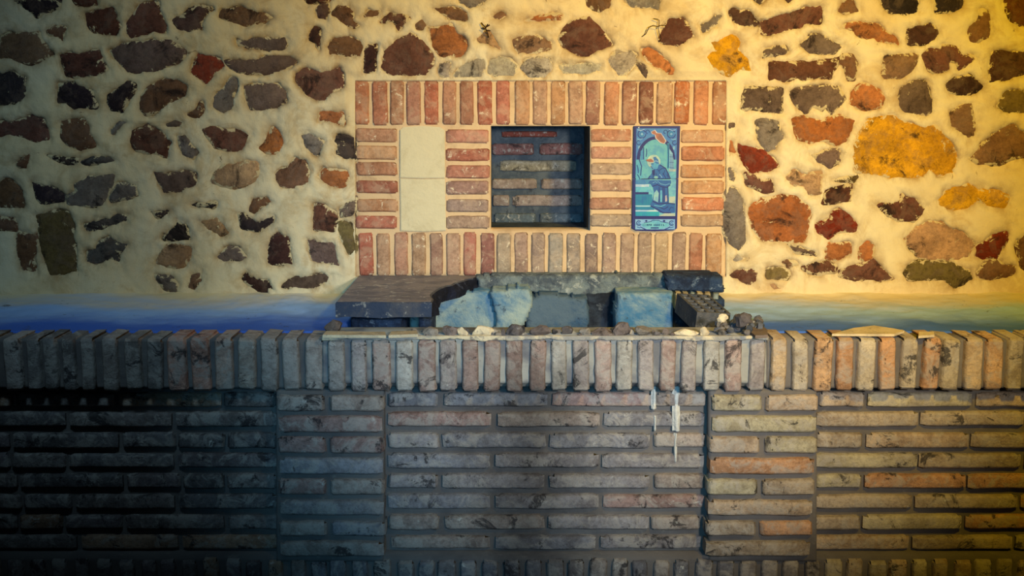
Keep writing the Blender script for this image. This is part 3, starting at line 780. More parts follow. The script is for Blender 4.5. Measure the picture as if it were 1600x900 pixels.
p.poly([q1(315, 150), q1(360, 132), q1(385, 172), q1(450, 176), q1(480, 222), q1(520, 288), q1(498, 322), q1(450, 308), q1(385, 246), q1(370, 195), q1(325, 178)], TERRA)
p.poly([q1(110, 90), q1(135, 70), q1(130, 110)], (236, 236, 230))
for a, b in (((300, 660), (330, 700)), ((395, 700), (440, 760)), ((350, 760), (330, 835)), ((510, 720), (480, 790)), ((545, 780), (560, 840)), ((440, 800), (420, 840)), ((100, 640), (120, 760)), ((105, 780), (140, 850)), ((560, 330), (560, 690)), ((240, 400), (235, 520))):
    p.line([q1(*a), q1((a[0] + b[0]) / 2 + 6, (a[1] + b[1]) / 2), q1(*b)], 0.9, DK)
p.build('painted_scene', t1)
p = Paint()      # lower tile
p.poly([(993, 280.2), (1056.4, 280.2), (1055.2, 337.5), (992.8, 337.5)], (128, 212, 218))
p.poly([q2(590, 90), q2(665, 90), q2(665, 320), q2(580, 330)], (130, 206, 214)); p.poly([q2(575, 350), q2(662, 350), q2(662, 450), q2(575, 440)], CRM)
p.rect(993, 280.4, 1015, 288, (70, 150, 196)); p.rect(993, 288, 1014, 292, (222, 242, 240)); p.rect(993, 292, 1014, 300, (110, 206, 220)); p.rect(993, 300.2, 1013.5, 303.6, NAVY); p.rect(993, 303.6, 1019, 321, TEAL)
for k, xx in enumerate((998, 1003.5, 1009, 1013)): p.line([(xx, 304), (xx + 0.4, 320)], 0.9, (14, 130, 176))
p.rect(993, 321, 1016, 323, (190, 234, 240)); p.rect(993, 323, 1022, 325.4, (18, 140, 180)); p.rect(993, 325.4, 1022, 328, TEAL); p.rect(993, 328, 1030, 330.6, (214, 240, 240)); p.rect(993, 330.6, 1030, 337.4, (24, 180, 196))
p.poly([q2(420, 640), q2(500, 600), q2(660, 600), q2(660, 640)], CRM)
p.poly([q2(290, 110), q2(600, 110), q2(605, 150), q2(570, 195), q2(560, 210), q2(570, 450), q2(664, 455), q2(660, 590), q2(560, 600), q2(440, 590), q2(330, 510), q2(290, 470), q2(320, 420), q2(350, 300), q2(335, 220), q2(300, 170), q2(265, 150)], (34, 106, 176))
p.poly([q2(350, 300), q2(390, 250), q2(420, 300), q2(410, 440), q2(340, 400)], (164, 218, 214)); p.poly([q2(440, 260), q2(470, 260), q2(470, 430), q2(440, 430)], (110, 200, 220)); p.poly([q2(515, 340), q2(540, 330), q2(545, 420), q2(515, 430)], (206, 190, 190))
for xx in (425, 480, 500, 555): p.line([q2(xx, 210), q2(xx + 6, 330), q2(xx, 440)], 1.1, NAVY)
p.line([q2(330, 200), q2(400, 175), q2(460, 205), q2(540, 215), q2(590, 180)], 1.4, NAVY); p.line([q2(400, 120), q2(450, 165), q2(520, 180), q2(580, 160)], 1.0, (120, 190, 220)); p.line([q2(330, 150), q2(370, 130), q2(400, 150)], 1.0, (120, 190, 220))
p.line([q2(330, 420), q2(420, 460), q2(560, 450), q2(660, 460)], 1.6, NAVY); p.line([q2(300, 490), q2(400, 540), q2(480, 590), q2(600, 590)], 1.6, NAVY); p.line([q2(420, 500), q2(500, 540), q2(560, 500)], 1.2, NAVY); p.line([q2(570, 560), q2(600, 510), q2(640, 520)], 1.2, DK); p.line([q2(350, 480), q2(450, 500), q2(520, 470)], 1.2, (110, 200, 226))
# cartouche with its lettering, too small and worn to read
p.rect(992.6, 342.6, 1054.6, 358.4, (150, 206, 240))
p.poly([q2(150, 760), q2(250, 730), q2(330, 705), q2(420, 705), q2(500, 735), q2(590, 755), q2(560, 800), q2(450, 830), q2(280, 830), q2(180, 800)], (126, 212, 222))
p.line([q2(200, 742), q2(300, 722), q2(330, 702), q2(420, 702), q2(450, 724), q2(560, 742)], 1.0, DK)
for sx, cx in ((1, 125), (-1, 610)):
    p.ring(*q2(cx, 745), 3.6, 1.4, DK, 30, 320); p.ring(*q2(cx, 750), 1.6, 1.0, MID); p.line([q2(cx + sx * 20, 800), q2(cx + sx * 70, 825), q2(cx + sx * 120, 845)], 1.4, DK); p.ell(*q2(cx + sx * 110, 712), 1.8, 1.5, NAVY); p.line([q2(cx - 30 * sx, 800), q2(cx + 20 * sx, 815)], 1.2, MID)
p.rect(*q2(300, 806), *q2(420, 824), DK)
rl = random.Random(5); xx = 1004.6
for word in (5, 6):
    for k in range(word):
        hh = rl.uniform(2.8, 3.4); p.rect(xx, 351.6 - hh / 2, xx + 0.75, 351.6 + hh / 2, (20, 92, 120))
        if rl.random() < 0.7: p.rect(xx, 351.6 + rl.choice((-1.6, -0.3, 1.0)), xx + 2.0, 352.2 + rl.choice((-1.6, -0.3, 1.0)) * 0.2, (30, 104, 130))
        if rl.random() < 0.5: p.rect(xx + 1.5, 350.2, xx + 2.1, 353, (24, 98, 124))
        xx += 2.9
    xx += 2.6
p.build('painted_scene', t2)

# ------------------------------------------------------------------ brick counter
counter = empty('brick_counter')
tag(counter, 'long weathered brick counter in front of the stone wall with upright brick edging', 'counter')
ZTOP = W(800, 530, YCS)[2]; ZTOPC = W(800, 526.5, YCC)[2]; ZBOT = W(800, 876, YPL)[2]

def field(name, x0, x1, y0, y1, Y, h0, parent, mat, depth=0.09, step=5.0, seed=1, hf=None):
    f = hf or (lambda px, py: h0 + 0.0018 * fbm(px, py, 18, 4, seed))
    return link(name, grid_mesh(name, np.arange(x0, x1 + 0.1, step), np.arange(y0, y1 + 0.1, step), Y, f, None, depth), mat, parent)

core = link('core', box_mesh('core', -2.3, 2.3, YP + 0.03, YP + 0.075, 0.0, ZTOP - 0.11), M_MORTG, counter)
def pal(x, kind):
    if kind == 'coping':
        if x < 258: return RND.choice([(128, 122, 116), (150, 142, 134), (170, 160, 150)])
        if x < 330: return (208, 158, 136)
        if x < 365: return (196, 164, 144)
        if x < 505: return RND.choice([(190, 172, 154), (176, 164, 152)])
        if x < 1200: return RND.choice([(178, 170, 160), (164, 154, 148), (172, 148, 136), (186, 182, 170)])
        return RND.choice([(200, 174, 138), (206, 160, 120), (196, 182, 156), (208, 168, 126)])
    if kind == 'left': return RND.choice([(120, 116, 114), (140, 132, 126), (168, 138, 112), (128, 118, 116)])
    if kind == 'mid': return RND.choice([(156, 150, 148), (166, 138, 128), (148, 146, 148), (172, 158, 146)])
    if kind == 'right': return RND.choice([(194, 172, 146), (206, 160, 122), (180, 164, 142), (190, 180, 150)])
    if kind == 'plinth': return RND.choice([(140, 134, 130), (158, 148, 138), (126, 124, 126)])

def add_rows(part, Y, rows, kind, depth=0.06):
    for y0, y1, spans in rows:
        for a, b in spans:
            c = pal((a + b) / 2, kind)
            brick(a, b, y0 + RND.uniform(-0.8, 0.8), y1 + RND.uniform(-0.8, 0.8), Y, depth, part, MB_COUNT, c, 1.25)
R8 = [(615.5, 636), (645.5, 667), (678.5, 700.5), (710.5, 732), (743, 763.5), (775, 796), (807, 828), (839, 859)]
lp = field('panel', -170, 436, 610, 880, YP, -0.016, counter, M_MORTG, 0.06, seed=31); lp['label'] = 'left panel of dark brickwork'
LX = [[(-140, 14), (20, 177), (185, 344), (350, 430)], [(-150, -60), (-52, 100), (108, 266), (274, 430)], [(-140, 12), (20, 183), (191, 272), (278, 349), (356, 432)],
      [(-70, 12), (18, 100), (106, 269), (278, 431)], [(-130, 24), (31, 190), (198, 280), (286, 348), (355, 431)], [(-50, 30), (37, 109), (117, 270), (279, 432)],
      [(-135, 24), (31, 95), (102, 189), (196, 348), (357, 434)], [(-40, 118), (127, 276), (285, 437)]]
add_rows(lp, YP, [(r[0], r[1], s) for r, s in zip(R8, LX)], 'left')
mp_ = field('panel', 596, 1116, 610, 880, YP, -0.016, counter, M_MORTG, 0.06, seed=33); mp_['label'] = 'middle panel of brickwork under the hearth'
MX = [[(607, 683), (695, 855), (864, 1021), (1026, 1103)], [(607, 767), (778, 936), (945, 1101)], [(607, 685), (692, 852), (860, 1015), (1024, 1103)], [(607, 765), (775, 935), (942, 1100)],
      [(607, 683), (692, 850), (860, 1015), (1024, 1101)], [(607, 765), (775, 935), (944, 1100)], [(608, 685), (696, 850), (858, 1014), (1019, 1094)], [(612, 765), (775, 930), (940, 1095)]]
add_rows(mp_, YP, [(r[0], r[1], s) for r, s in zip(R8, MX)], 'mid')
rp = field('panel', 1262, 1775, 610, 880, YP, -0.016, counter, M_MORTG, 0.06, seed=35); rp['label'] = 'right panel of pale tan brickwork'
RX = [[(1283, 1351), (1359, 1520), (1528, 1688)], [(1279, 1436), (1441, 1602), (1609, 1765)], [(1278, 1348), (1356, 1515), (1520, 1682)], [(1276, 1434), (1438, 1596), (1604, 1760)],
      [(1278, 1347), (1353, 1509), (1514, 1672)], [(1274, 1426), (1432, 1591), (1598, 1755)], [(1272, 1344), (1350, 1503), (1512, 1668)], [(1268, 1421), (1428, 1583), (1590, 1745)]]
add_rows(rp, YP, [(r[0], r[1], s) for r, s in zip(R8, RX)], 'right')
P8 = [(619.5, 643), (652, 676), (685, 709), (718, 741.5), (751, 774), (784, 806), (817, 838), (848.5, 870)]
def pier(x0, x1, mid, kind, seed, shift, label):
    pf = field('pier', x0 - 3, x1 + 2, 613, 884, YPIER, -0.016, counter, M_MORTG, 0.06, 4.0, seed); pf['label'] = label
    for i, (y0, y1) in enumerate(P8):
        s = shift * i
        spans = [(x0 + s, mid - 4 + s), (mid + 5 + s, x1 + s)] if i % 2 == 0 else [(x0 + 2 + s, x1 - 2 + s)]
        for a, b in spans:
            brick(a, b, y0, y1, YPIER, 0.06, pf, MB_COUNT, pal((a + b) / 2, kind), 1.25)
pier(433, 597.5, 510, 'mid', 41, 0.6, 'projecting brick pier under the broken slab')
pier(1113.5, 1279, 1194, 'right', 43, -1.5, 'projecting brick pier under the rubble heap')

# coping: upright bricks along the edge
COPX = [(-172, -148), (-138, -114), (-104, -80), (-70, -46), (-34, -8), (6, 32), (42, 62), (68, 88), (97, 116), (126, 146), (159, 182), (195, 219), (229, 252), (262, 290), (298.5, 326.5), (336, 362.6), (371, 397.6), (407, 432.6), (441, 466.5), (477, 504),
        (513.4, 538.4), (549, 572), (582, 609.5), (619, 644.7), (653, 680), (687, 712.6), (723, 747), (756.6, 781), (791.7, 816), (828.4, 852.6), (862, 885), (895.6, 920), (930, 955), (964, 988), (998, 1021), (1032, 1055), (1066, 1088), (1100, 1124), (1134, 1159), (1172, 1195),
        (1206, 1229), (1240, 1263), (1274, 1301), (1309, 1334), (1342, 1368), (1376, 1400), (1410, 1434), (1444, 1469), (1474, 1500), (1509, 1536), (1542, 1568), (1576, 1599), (1609, 1634), (1644, 1669), (1679, 1704), (1714, 1739), (1750, 1774)]
copl = field('coping', -175, 503, 533, 611, YCS, -0.018, counter, M_MORTG, 0.10, 4.0, 51); copl['label'] = 'upright brick edging, dark left stretch'
copr = field('coping', 1201, 1778, 533, 611, YCS, -0.018, counter, M_MORTG, 0.10, 4.0, 53); copr['label'] = 'upright brick edging, peach and cream right stretch'
def cap_h(px, py):
    t = np.clip((534.5 + 3 * fbm(px, py * 0, 40, 3, 8) - py) / 3.0, 0, 1)
    lo = np.clip((py - 600) / 8, 0, 1)
    return -0.012 - 0.03 * lo + 0.002 * fbm(px, py, 16, 4, 57)
copc = field('coping', 503, 1201, 526, 612, YCC, 0, counter, M_MORTCOP, 0.12, 3.0, 55, cap_h); copc['label'] = 'upright brick edging capped with cream mortar in front of the hearth'
link('mortar_cap', grid_mesh('mortar_cap', np.arange(503, 1201.5, 2.5), np.arange(525.5, 540, 1.5), YCC - 0.001, lambda px, py: 0.001 + 0.002 * fbm(px, py, 14, 4, 58) - 0.03 * np.clip((py - 531.5 - 3.5 * fbm(px, py * 0, 26, 4, 8)) / 3, 0, 1), None, 0.014), M_CAP, copc)
for a, b in COPX:
    xm = (a + b) / 2
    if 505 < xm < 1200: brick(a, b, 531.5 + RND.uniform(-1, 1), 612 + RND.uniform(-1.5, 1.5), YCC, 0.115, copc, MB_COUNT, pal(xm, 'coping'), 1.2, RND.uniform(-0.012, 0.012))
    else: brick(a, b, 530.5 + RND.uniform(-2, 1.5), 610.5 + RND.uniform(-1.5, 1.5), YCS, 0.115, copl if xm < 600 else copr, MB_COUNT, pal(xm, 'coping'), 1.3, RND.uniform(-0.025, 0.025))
# plinth course of upright bricks at the bottom
pl_x = [(-160, -136), (-126, -102), (-92, -68), (-58, -34), (-24, 0), (12, 36), (48, 70), (82, 104), (118, 138), (152, 174), (186, 208), (222, 244), (252, 274), (285, 307), (318, 340), (354, 376), (385, 408), (420, 441), (455, 477), (487, 510), (515, 540), (550, 574), (584, 610),
        (621, 646), (654, 678), (684, 712), (720, 744), (754, 778), (788, 812), (822, 846), (856, 882), (888, 912), (922, 948), (957, 980), (989, 1012), (1022, 1045), (1055, 1077), (1088, 1113), (1122, 1147), (1156, 1181), (1191, 1215), (1224, 1248), (1259, 1281), (1290, 1316), (1324, 1348),
        (1358, 1385), (1390, 1417), (1426, 1448), (1458, 1480), (1492, 1517), (1524, 1549), (1558, 1582), (1592, 1616), (1627, 1650), (1661, 1685), (1696, 1720), (1730, 1755)]
plf = field('plinth', -170, 1770, 872, 1180, YPL, -0.014, counter, M_MORTG, 0.08, 8.0, 61); plf['label'] = 'bottom course of upright bricks'
for a, b in pl_x:
    kind = 'left' if a < 430 else ('right' if a > 1280 else 'plinth')
    brick(a, b, 877 + RND.uniform(-2, 2), 956, YPL, 0.07, plf, MB_COUNT, pal(a, kind), 1.3, RND.uniform(-0.015, 0.015))

# white lime runs below the edging
for x, y0, y1, wd in [(1022, 604, 641, 2.2), (1057, 604, 676, 3.2), (1056, 678, 724, 1.4), (1024, 650, 676, 1.2)]:
    xs = np.arange(x - wd * 2, x + wd * 2 + 0.1, 1.0); ys = np.arange(y0, y1, 2.0)
    me = grid_mesh('lime_run', xs, ys, YP - 0.002, lambda px, py: 0.003 * np.clip(1 - ((px - x - 1.5 * fbm(py, px * 0, 20, 2, int(x))) / wd) ** 2, -1, 1) + 0.0015 * fbm(px, py, 8, 2, 3) - 0.0008, None, 0.01)
    link('lime_run', me, M_LIME, mp_)

# plaster ledge between the edging and the wall, left and right of the hearth
def ledge(x0w, x1w, seed, label):
    xs = np.linspace(x0w, x1w, 170); ts = np.linspace(0, 1, 40)
    y0 = YCS + 0.112; y1 = YW + 0.012
    zt = W(800, 452, YW)[2]
    X, T = np.meshgrid(xs, ts)
    Y = y0 + (y1 - y0) * (1 - (1 - T) ** 1.25)
    Z = ZTOP - 0.004 + (zt - ZTOP) * (0.45 * T + 0.55 * T ** 4)
    n = fbm(X * 600, T * 300, 60, 4, seed) * 0.006 + fbm(X * 600, T * 300, 14, 3, seed + 9) * 0.0022
    Z = Z + n * np.clip(T * 5, 0, 1); Y = Y + n * 0.5 * np.clip(T - 0.3, 0, 1)
    nx, ny = len(xs), len(ts); V = np.stack([X.ravel(), Y.ravel(), Z.ravel()], -1)
    base = V.copy(); base[:, 2] = ZTOP - 0.10
    F = []
    for j in range(ny - 1):
        for i in range(nx - 1): F.append((j * nx + i, j * nx + i + 1, (j + 1) * nx + i + 1, (j + 1) * nx + i))
    b0 = len(V); V = V.tolist()
    ring = [i for i in range(nx)] + [j * nx + nx - 1 for j in range(1, ny)] + [(ny - 1) * nx + i for i in range(nx - 2, -1, -1)] + [j * nx for j in range(ny - 2, 0, -1)]
    for v in ring: V.append([V[v][0], V[v][1], ZTOP - 0.10])
    for i in range(len(ring)):
        k = (i + 1) % len(ring); F.append((ring[k], ring[i], b0 + i, b0 + k))
    me = bpy.data.meshes.new('ledge'); me.from_pydata(V, [], F); me.polygons.foreach_set('use_smooth', [True] * len(F))
    o = link('ledge', me, M_LEDGE, counter); o['label'] = label
    return o
XL1 = W(540, 500, 3.0)[0]; XR0 = W(1128, 500, 3.05)[0]
ledge(-1.75, XL1, 81, 'sloping plaster shelf with blue shade painted in, left of the hearth')
ledge(XR0, 1.75, 83, 'sloping plaster shelf with blue shade painted in, right of the hearth')

# ------------------------------------------------------------------ broken hearth between the two ledges
hearth = empty('broken_hearth'); tag(hearth, 'broken open hearth under the brick surround with bluish plastered back', 'hearth')
ZF = ZTOP - 0.10
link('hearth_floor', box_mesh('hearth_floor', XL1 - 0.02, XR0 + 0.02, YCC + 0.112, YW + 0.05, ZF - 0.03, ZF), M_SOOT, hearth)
def block(name, pts, Y, depth, mat, label=None, parent=hearth, amp=0.004, seed=1, step=3.0):
    xs = [a[0] for a in pts]; ys = [a[1] for a in pts]
    gx = np.arange(min(xs) - step, max(xs) + 2 * step, step); gy = np.arange(min(ys) - step, max(ys) + 2 * step, step)
    def h(px, py):
        sd = sdist(px, py, pts)
        return amp * fbm(px, py, 26, 4, seed) - 0.010 * np.clip((sd + 3) / 4, 0, 1)
    o = link(name, grid_mesh(name, gx, gy, Y, h, lambda a, b: sdist(a, b, pts) + 1.6 * fbm(a, b, 10, 3, seed + 3) < 0.5, depth), mat, parent)
    if label: o['label'] = label
    return o
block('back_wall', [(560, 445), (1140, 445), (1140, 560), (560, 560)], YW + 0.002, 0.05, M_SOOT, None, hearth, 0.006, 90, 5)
block('plaster_lining', [(640, 474), (680, 464), (704, 458), (760, 455), (772, 462), (778, 500), (770, 540), (640, 540)], 3.27, 0.10, M_HEARTH, 'pale blue plaster lining beside the slab', seed=91)
block('plaster_lining', [(766, 458), (800, 452), (826, 452), (833, 468), (828, 486), (820, 505), (808, 520), (806, 540), (770, 540), (776, 500)], 3.235, 0.12, M_HEARTH, 'leaning pale blue plaster piece', seed=92)
block('plaster_lining', [(826, 470), (850, 460), (918, 468), (921, 500), (915, 540), (826, 540), (822, 505)], 3.265, 0.10, M_HEARTHD, 'dark blue plaster lining in the middle', seed=93)
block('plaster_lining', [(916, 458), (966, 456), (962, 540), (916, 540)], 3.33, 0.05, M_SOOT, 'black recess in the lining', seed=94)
block('plaster_block', [(965, 458.5), (1052, 457.5), (1052.5, 480), (1051, 540), (962, 540), (963, 500)], 3.235, 0.14, M_HEARTH, 'pale upright plaster block at the right of the hearth', amp=0.002, seed=95)
block('slab_stub', [(744, 432), (800, 429), (960, 429), (1046, 431), (1046, 452), (965, 456), (918, 464), (860, 462), (826, 456), (770, 458), (748, 452)], 3.335, 0.08, M_CRUST, 'crusty grey mortar stub under the brick surround', amp=0.013, seed=96)
# brick ends left standing under the charred stub
for i, x in enumerate((1055, 1067, 1079, 1090, 1101, 1113)):
    brick(x, x + 9.5, 458 + RND.uniform(-1, 1), 484 + RND.uniform(-5, 3), 3.26 + RND.uniform(-0.01, 0.02), 0.08, hearth, M_RUBBLE, RND.choice([(206, 186, 140), (150, 160, 150), (190, 176, 140)]), 1.4, RND.uniform(-0.06, 0.06))
brick(1117, 1133, 469, 484, 3.25, 0.08, hearth, M_CHAR, (60, 84, 120), 1.2)
# masonry that carries the slab
sup = block('support', [(548, 500), (626, 500), (626, 540), (548, 540)], 2.99, 0.2, M_CHAR, 'blue-black masonry carrying the slab', amp=0.008, seed=97)
block('support', [(654, 500), (674, 498), (676, 545), (654, 545)], 3.06, 0.16, M_CHAR, None, amp=0.006, seed=98)

# slab left standing
ZS = W(800, 430, YW)[2]; TH = 0.038
P_ = lambda x, y: tuple(on_level(x, y, ZS)[:2])
bk = [(675, 472), (676.5, 467), (673, 461), (678, 456), (684, 452), (690, 449), (697, 446.5), (706, 445), (712, 441.5), (722, 439), (731, 436), (740, 434.5), (748, 432), (757, 430.3)]
plan = [P_(560, 430.3), P_(524, 472)] + [P_(540 + i * 27, 472 + RND.uniform(-0.5, 0.5)) for i in range(5)] + [P_(*a) for a in bk]
bm = bmesh.new(); rj = random.Random(4)
top = [bm.verts.new((x, y, ZS)) for x, y in plan]; mid = []; bot = []
for i, (x, y) in enumerate(plan):
    br = i >= 7
    mid.append(bm.verts.new((x + (rj.uniform(-0.004, 0.014) if br else 0), y, ZS - TH * 0.5)))
    bot.append(bm.verts.new((x + (rj.uniform(-0.004, 0.02) if br else 0), y + (0 if br else rj.uniform(-0.001, 0.001)), ZS - TH - (rj.uniform(-0.004, 0.002) if i > 1 else 0))))
n = len(plan); bm.faces.new(top); bm.faces.new(bot[::-1])
for a, b in ((top, mid), (mid, bot)):
    for i in range(n): bm.faces.new((b[i], b[(i + 1) % n], a[(i + 1) % n], a[i]))
bmesh.ops.recalc_face_normals(bm, faces=bm.faces)
ed = [e for e in bm.edges if e.verts[0] in top and e.verts[1] in top]
bmesh.ops.bevel(bm, geom=ed, offset=0.003, segments=1, affect='EDGES')
bmesh.ops.triangulate(bm, faces=[f for f in bm.faces if len(f.verts) > 4])
bxs = sorted(p_[0] for p_ in plan)[8]
for f in bm.faces:
    f.normal_update()
    if f.normal.z > 0.9: f.material_index = 2  # upward faces get the brightened top colour
    elif f.normal.x > 0.25 and abs(f.normal.z) < 0.8: f.material_index = 1
me = bpy.data.meshes.new('concrete_slab'); bm.to_mesh(me); bm.free(); me.materials.append(M_SLAB); me.materials.append(M_BREAK); me.materials.append(M_SLABTOP)
slab = tag(link('concrete_slab', me, M_SLAB), 'thick soot-darkened concrete slab with a broken right edge, resting against the surround', 'slab')
# the right-hand remnant of the same slab
ch = block('charred_block', [(1041, 433), (1060, 430.5), (1085, 432), (1100, 431), (1129, 432), (1131, 456), (1100, 456), (1070, 455), (1044, 454)], 3.275, 0.11, M_CHAR, None, None, amp=0.012, seed=101, step=2.4)
tag(ch, 'charred blue-black block lodged against the lower right bricks of the surround', 'block')

# ------------------------------------------------------------------ loose pieces
def rest(px, py, z=None):
    return on_level(px, py, z if z is not None else ZTOPC)
def piece(name, label, cat, x0, x1, y0, y1, mat, color, seed, z=None, deep=0.8, group=None, rough=0.22, cuts=9, sub=2):
    b = rest((x0 + x1) / 2, min(y1, 525.5) if z is None else y1, z)
    s = (FPX / 2.9)
    w = (x1 - x0) / s * (b.y / 2.9); h = (y1 - y0) / s * (b.y / 2.9)
    o = chunk(name, (b.x, b.y + w * deep * 0.3, b.z), (w * 0.60, w * 0.5 * deep, h * 0.88), mat, seed, 0.0, rough, color, sub, cuts=cuts)
    return tag(o, label, cat, group)
G = 'small rubble fragments along the hearth edge'
SL = 'small grey rubble fragment lying along the hearth edge'
piece('rubble_lump', 'angular grey lump at the left end of the hearth edge, under the slab corner', 'rubble', 504, 537, 505, 521, M_RUBBLE, (128, 112, 100), 11)
piece('rubble_lump', 'rounded cream lump overhanging the hearth edge', 'rubble', 712, 731, 520, 530, M_FRAG, (180, 165, 150), 12)
piece('rubble_lump', 'flat cream-grey shard on the hearth edge, left of the middle', 'rubble', 735, 773, 513, 526, M_FRAG, (190, 170, 150), 13, deep=0.4)
piece('rubble_lump', 'long white plaster lump in front of the hollow brick', 'rubble', 1057, 1091, 518, 527.5, M_FRAG, (210, 195, 165), 14, deep=0.5)
piece('rubble_lump', 'short white plaster lump below the corner of the hollow brick', 'rubble', 1095, 1109, 516, 527, M_FRAG, (205, 190, 160), 15)
ORD = ['first', 'second', 'third', 'fourth', 'fifth', 'sixth', 'seventh', 'eighth', 'ninth', 'tenth', 'eleventh', 'twelfth']; nbig = 0
for i, (a, b, c, d) in enumerate([(660, 683, 512, 526), (693, 717, 511, 525), (781, 792, 516, 525), (792, 822, 513, 527), (828, 860, 514, 526), (861, 872, 516, 523), (876, 896, 513, 523), (905, 925, 515, 524), (927, 961, 518, 527), (960, 988, 511, 527), (990, 1018, 513, 527), (1020, 1033, 520, 526), (1046, 1055, 522, 527), (640, 655, 516, 522), (1034, 1046, 515, 523)]):
    big = b - a >= 19
    if big: nbig += 1
    piece('rubble_piece' if big else 'rubble_fragment', '%s of the larger grey rubble pieces along the hearth edge, counted from the left' % ORD[nbig - 1] if big else SL, 'rubble', a, b, c, d, M_RUBBLE, RND.choice([(124, 112, 106), (108, 102, 100), (150, 142, 130)]), 30 + i, group='larger rubble pieces along the hearth edge' if big else G)
rs2 = random.Random(77)
for i in range(26):
    x = 648 + 420 * (i + rs2.random()) / 26; w = rs2.uniform(5, 12); y = rs2.uniform(518, 525.5)
    piece('rubble_fragment', SL, 'rubble', x - w / 2, x + w / 2, y - w * 0.6, y, M_RUBBLE, rs2.choice([(140, 130, 122), (104, 100, 100), (172, 162, 146)]), 160 + i, group=G, sub=1)
# heap beside the hollow brick
hp = on_level(1136, 516, ZTOPC)
mound = chunk('rubble_bed', (hp.x, hp.y + 0.10, ZF), (0.11, 0.16, (ZTOPC - ZF) * 0.56), M_RUBBLE, 140, 0, 0.34, (96, 98, 104), 4, cuts=0)
mound['kind'] = 'stuff'; tag(mound, 'bed of fine dark rubble under the hollow brick', 'rubble')
heap = random.Random(21)
for i in range(48):
    t = heap.random(); x = 1120 + 70 * heap.random(); hgt = max(0.0, 1 - abs(x - 1156) / 40)
    zz = ZTOPC - 0.004 + hgt * 0.018 * heap.random()
    yy = 510 + 15 * heap.random() if x < 1142 else 503 + 22 * heap.random()
    w = heap.uniform(6, 17)
    o = piece('rubble_fragment', 'dark rubble fragment in the heap right of the hollow brick', 'rubble', x - w / 2, x + w / 2, yy - w * 0.75, yy, M_RUBBLE, heap.choice([(96, 100, 108), (116, 110, 106), (78, 84, 94), (140, 136, 130)]), 70 + i, z=zz, group='rubble fragments heaped beside the hollow brick')
piece('rubble_lump', 'dark lump crowning the rubble heap by the right ledge', 'rubble', 1146, 1176, 493, 513, M_RUBBLE, (110, 104, 104), 120, z=ZTOPC + 0.015)
piece('rubble_lump', 'small orange-white brick shard on top of the hollow brick', 'rubble', 1118, 1138, 494, 504, M_FRAG, (220, 180, 140), 121, z=ZTOPC + 0.032, deep=0.5)

# hollow brick, tipped over
def hollow_brick():
    root = empty('hollow_brick')
    L, Wd, Hh = 0.085, 0.17, 0.05
    nx, ny = 3, 6; t = 0.007
    bm = bmesh.new()
    cw = (L - t * (nx + 1)) / nx; cl = (Wd - t * (ny + 1)) / ny
    box_bm(bm, 0, L, 0, Wd, 0, 0.02)
    for i in range(nx + 1):
        x = i * (cw + t); box_bm(bm, x, x + t, 0, Wd, 0.02, Hh)
    for j in range(ny + 1):
        y = j * (cl + t)
        for i in range(nx):
            x = t + i * (cw + t); box_bm(bm, x, x + cw, y, y + t, 0.02, Hh)
    me = bpy.data.meshes.new('shell'); bm.to_mesh(me); bm.free()
    link('shell', me, M_HOLLOW, root)
    return root
hb = hollow_brick()
c0 = on_level(1091, 519, ZTOPC - 0.024)
hb.location = (c0.x - 0.008, c0.y + 0.005, c0.z); hb.rotation_euler = (math.radians(7), math.radians(4), math.radians(10))
tag(hb, 'grey perforated hollow brick lying tipped on the rubble at the right of the hearth', 'brick')

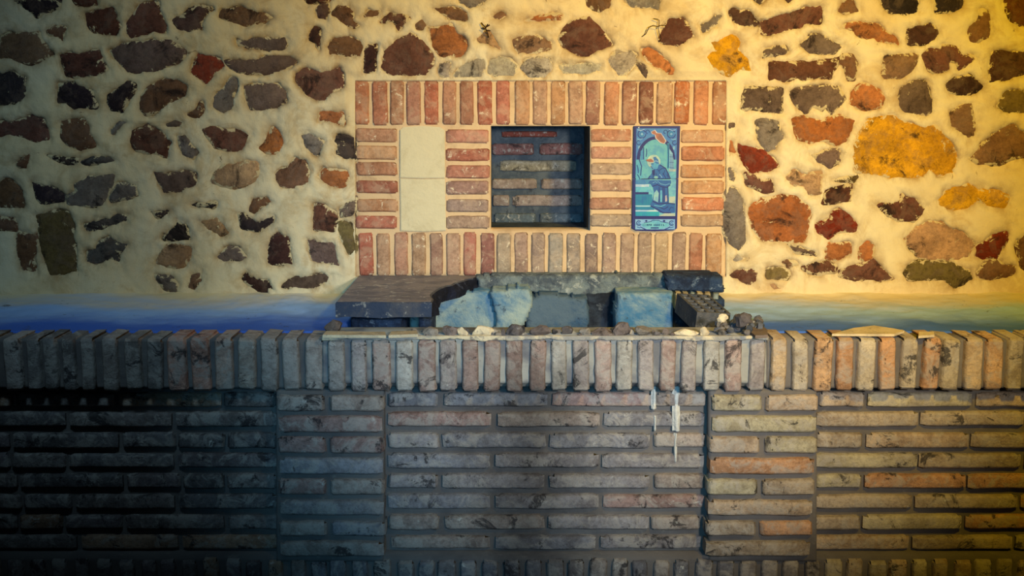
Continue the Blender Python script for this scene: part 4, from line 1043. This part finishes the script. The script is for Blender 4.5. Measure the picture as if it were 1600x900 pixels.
# thin flat pieces lying on the counter edge
def flat(name, label, cat, pts, z, th, mat):
    plan = [tuple(on_level(x, y, z + th)[:2]) for x, y in pts]
    o = poly_prism(name, plan, z, z + th, mat); return tag(o, label, cat)
flat('tile_strip', 'long thin cream-edged tile lying on the right edging, pointed at the back', 'tile', [(1300, 521.5), (1397, 522), (1413, 516.5), (1396, 513), (1366, 508.5), (1335, 512)], ZTOP + 0.004, 0.0055, M_FRAG)
flat('tile_strip', 'short cream tile piece lying on the right edging', 'tile', [(1435, 525), (1460, 523), (1459, 518), (1436, 518)], ZTOP + 0.004, 0.0055, M_FRAG)
flat('tile_strip', 'thin cream tile piece at the left end of the hearth edge', 'tile', [(607, 523.5), (653, 522), (651, 516.5), (612, 517.5)], ZTOPC + 0.001, 0.007, M_FRAG)
flat('tile_strip', 'cream-edged tile pieces at the left corner of the hearth edge', 'tile', [(504, 523.2), (603, 523.8), (602, 518.5), (570, 518), (510, 517)], ZTOPC + 0.001, 0.0065, M_FRAG)
flat('tile_strip', 'grey flat tile corner at the right end of the hearth edge', 'tile', [(1180, 524), (1200, 523), (1198, 514), (1188, 507), (1172, 506), (1165, 513)], ZTOPC + 0.001, 0.007, M_TILEF)

# rusty wire and dry twig on the wall above the surround
def curve(name, strands, r, mat, parent=None):
    cu = bpy.data.curves.new(name, 'CURVE'); cu.dimensions = '3D'; cu.bevel_depth = r; cu.bevel_resolution = 1
    for pts in strands:
        sp = cu.splines.new('POLY'); sp.points.add(len(pts) - 1)
        for k, c in zip(sp.points, pts): k.co = (*c, 1)
    o = bpy.data.objects.new(name, cu); COL.objects.link(o)
    dg = bpy.context.evaluated_depsgraph_get(); me = bpy.data.meshes.new_from_object(o.evaluated_get(dg))
    bpy.data.objects.remove(o)
    return link(name, me, mat, parent)
def wp(x, y, off): return W(740 + x / 5, y / 5, YW - off)
tag(curve('wire', [[wp(1310, 290, .006), wp(1345, 265, .02), wp(1370, 215, .028), wp(1405, 198, .03), wp(1440, 210, .026), wp(1450, 260, .022), wp(1465, 300, .016), wp(1455, 325, .008)],
                  [wp(1405, 145, .02), wp(1435, 150, .024), wp(1450, 158, .022), wp(1448, 200, .022), wp(1440, 210, .024)], [wp(1440, 210, .024), wp(1465, 197, .022), wp(1500, 198, .016)]], 0.0011, M_WIRE), 'thin rusty wire curling out of the wall above the painted tiles', 'wire')
tag(curve('dry_twig', [[wp(118, 290, .004), wp(105, 250, .016), wp(92, 215, .02), wp(60, 178, .014)], [wp(92, 215, .02), wp(125, 195, .026)], [wp(98, 230, .02), wp(68, 215, .022)], [wp(100, 236, .02), wp(130, 240, .014)], [wp(96, 215, .02), wp(110, 190, .03)]], 0.0017, M_WIRE), 'small dark dry twig stuck in the plaster above the niche', 'twig')
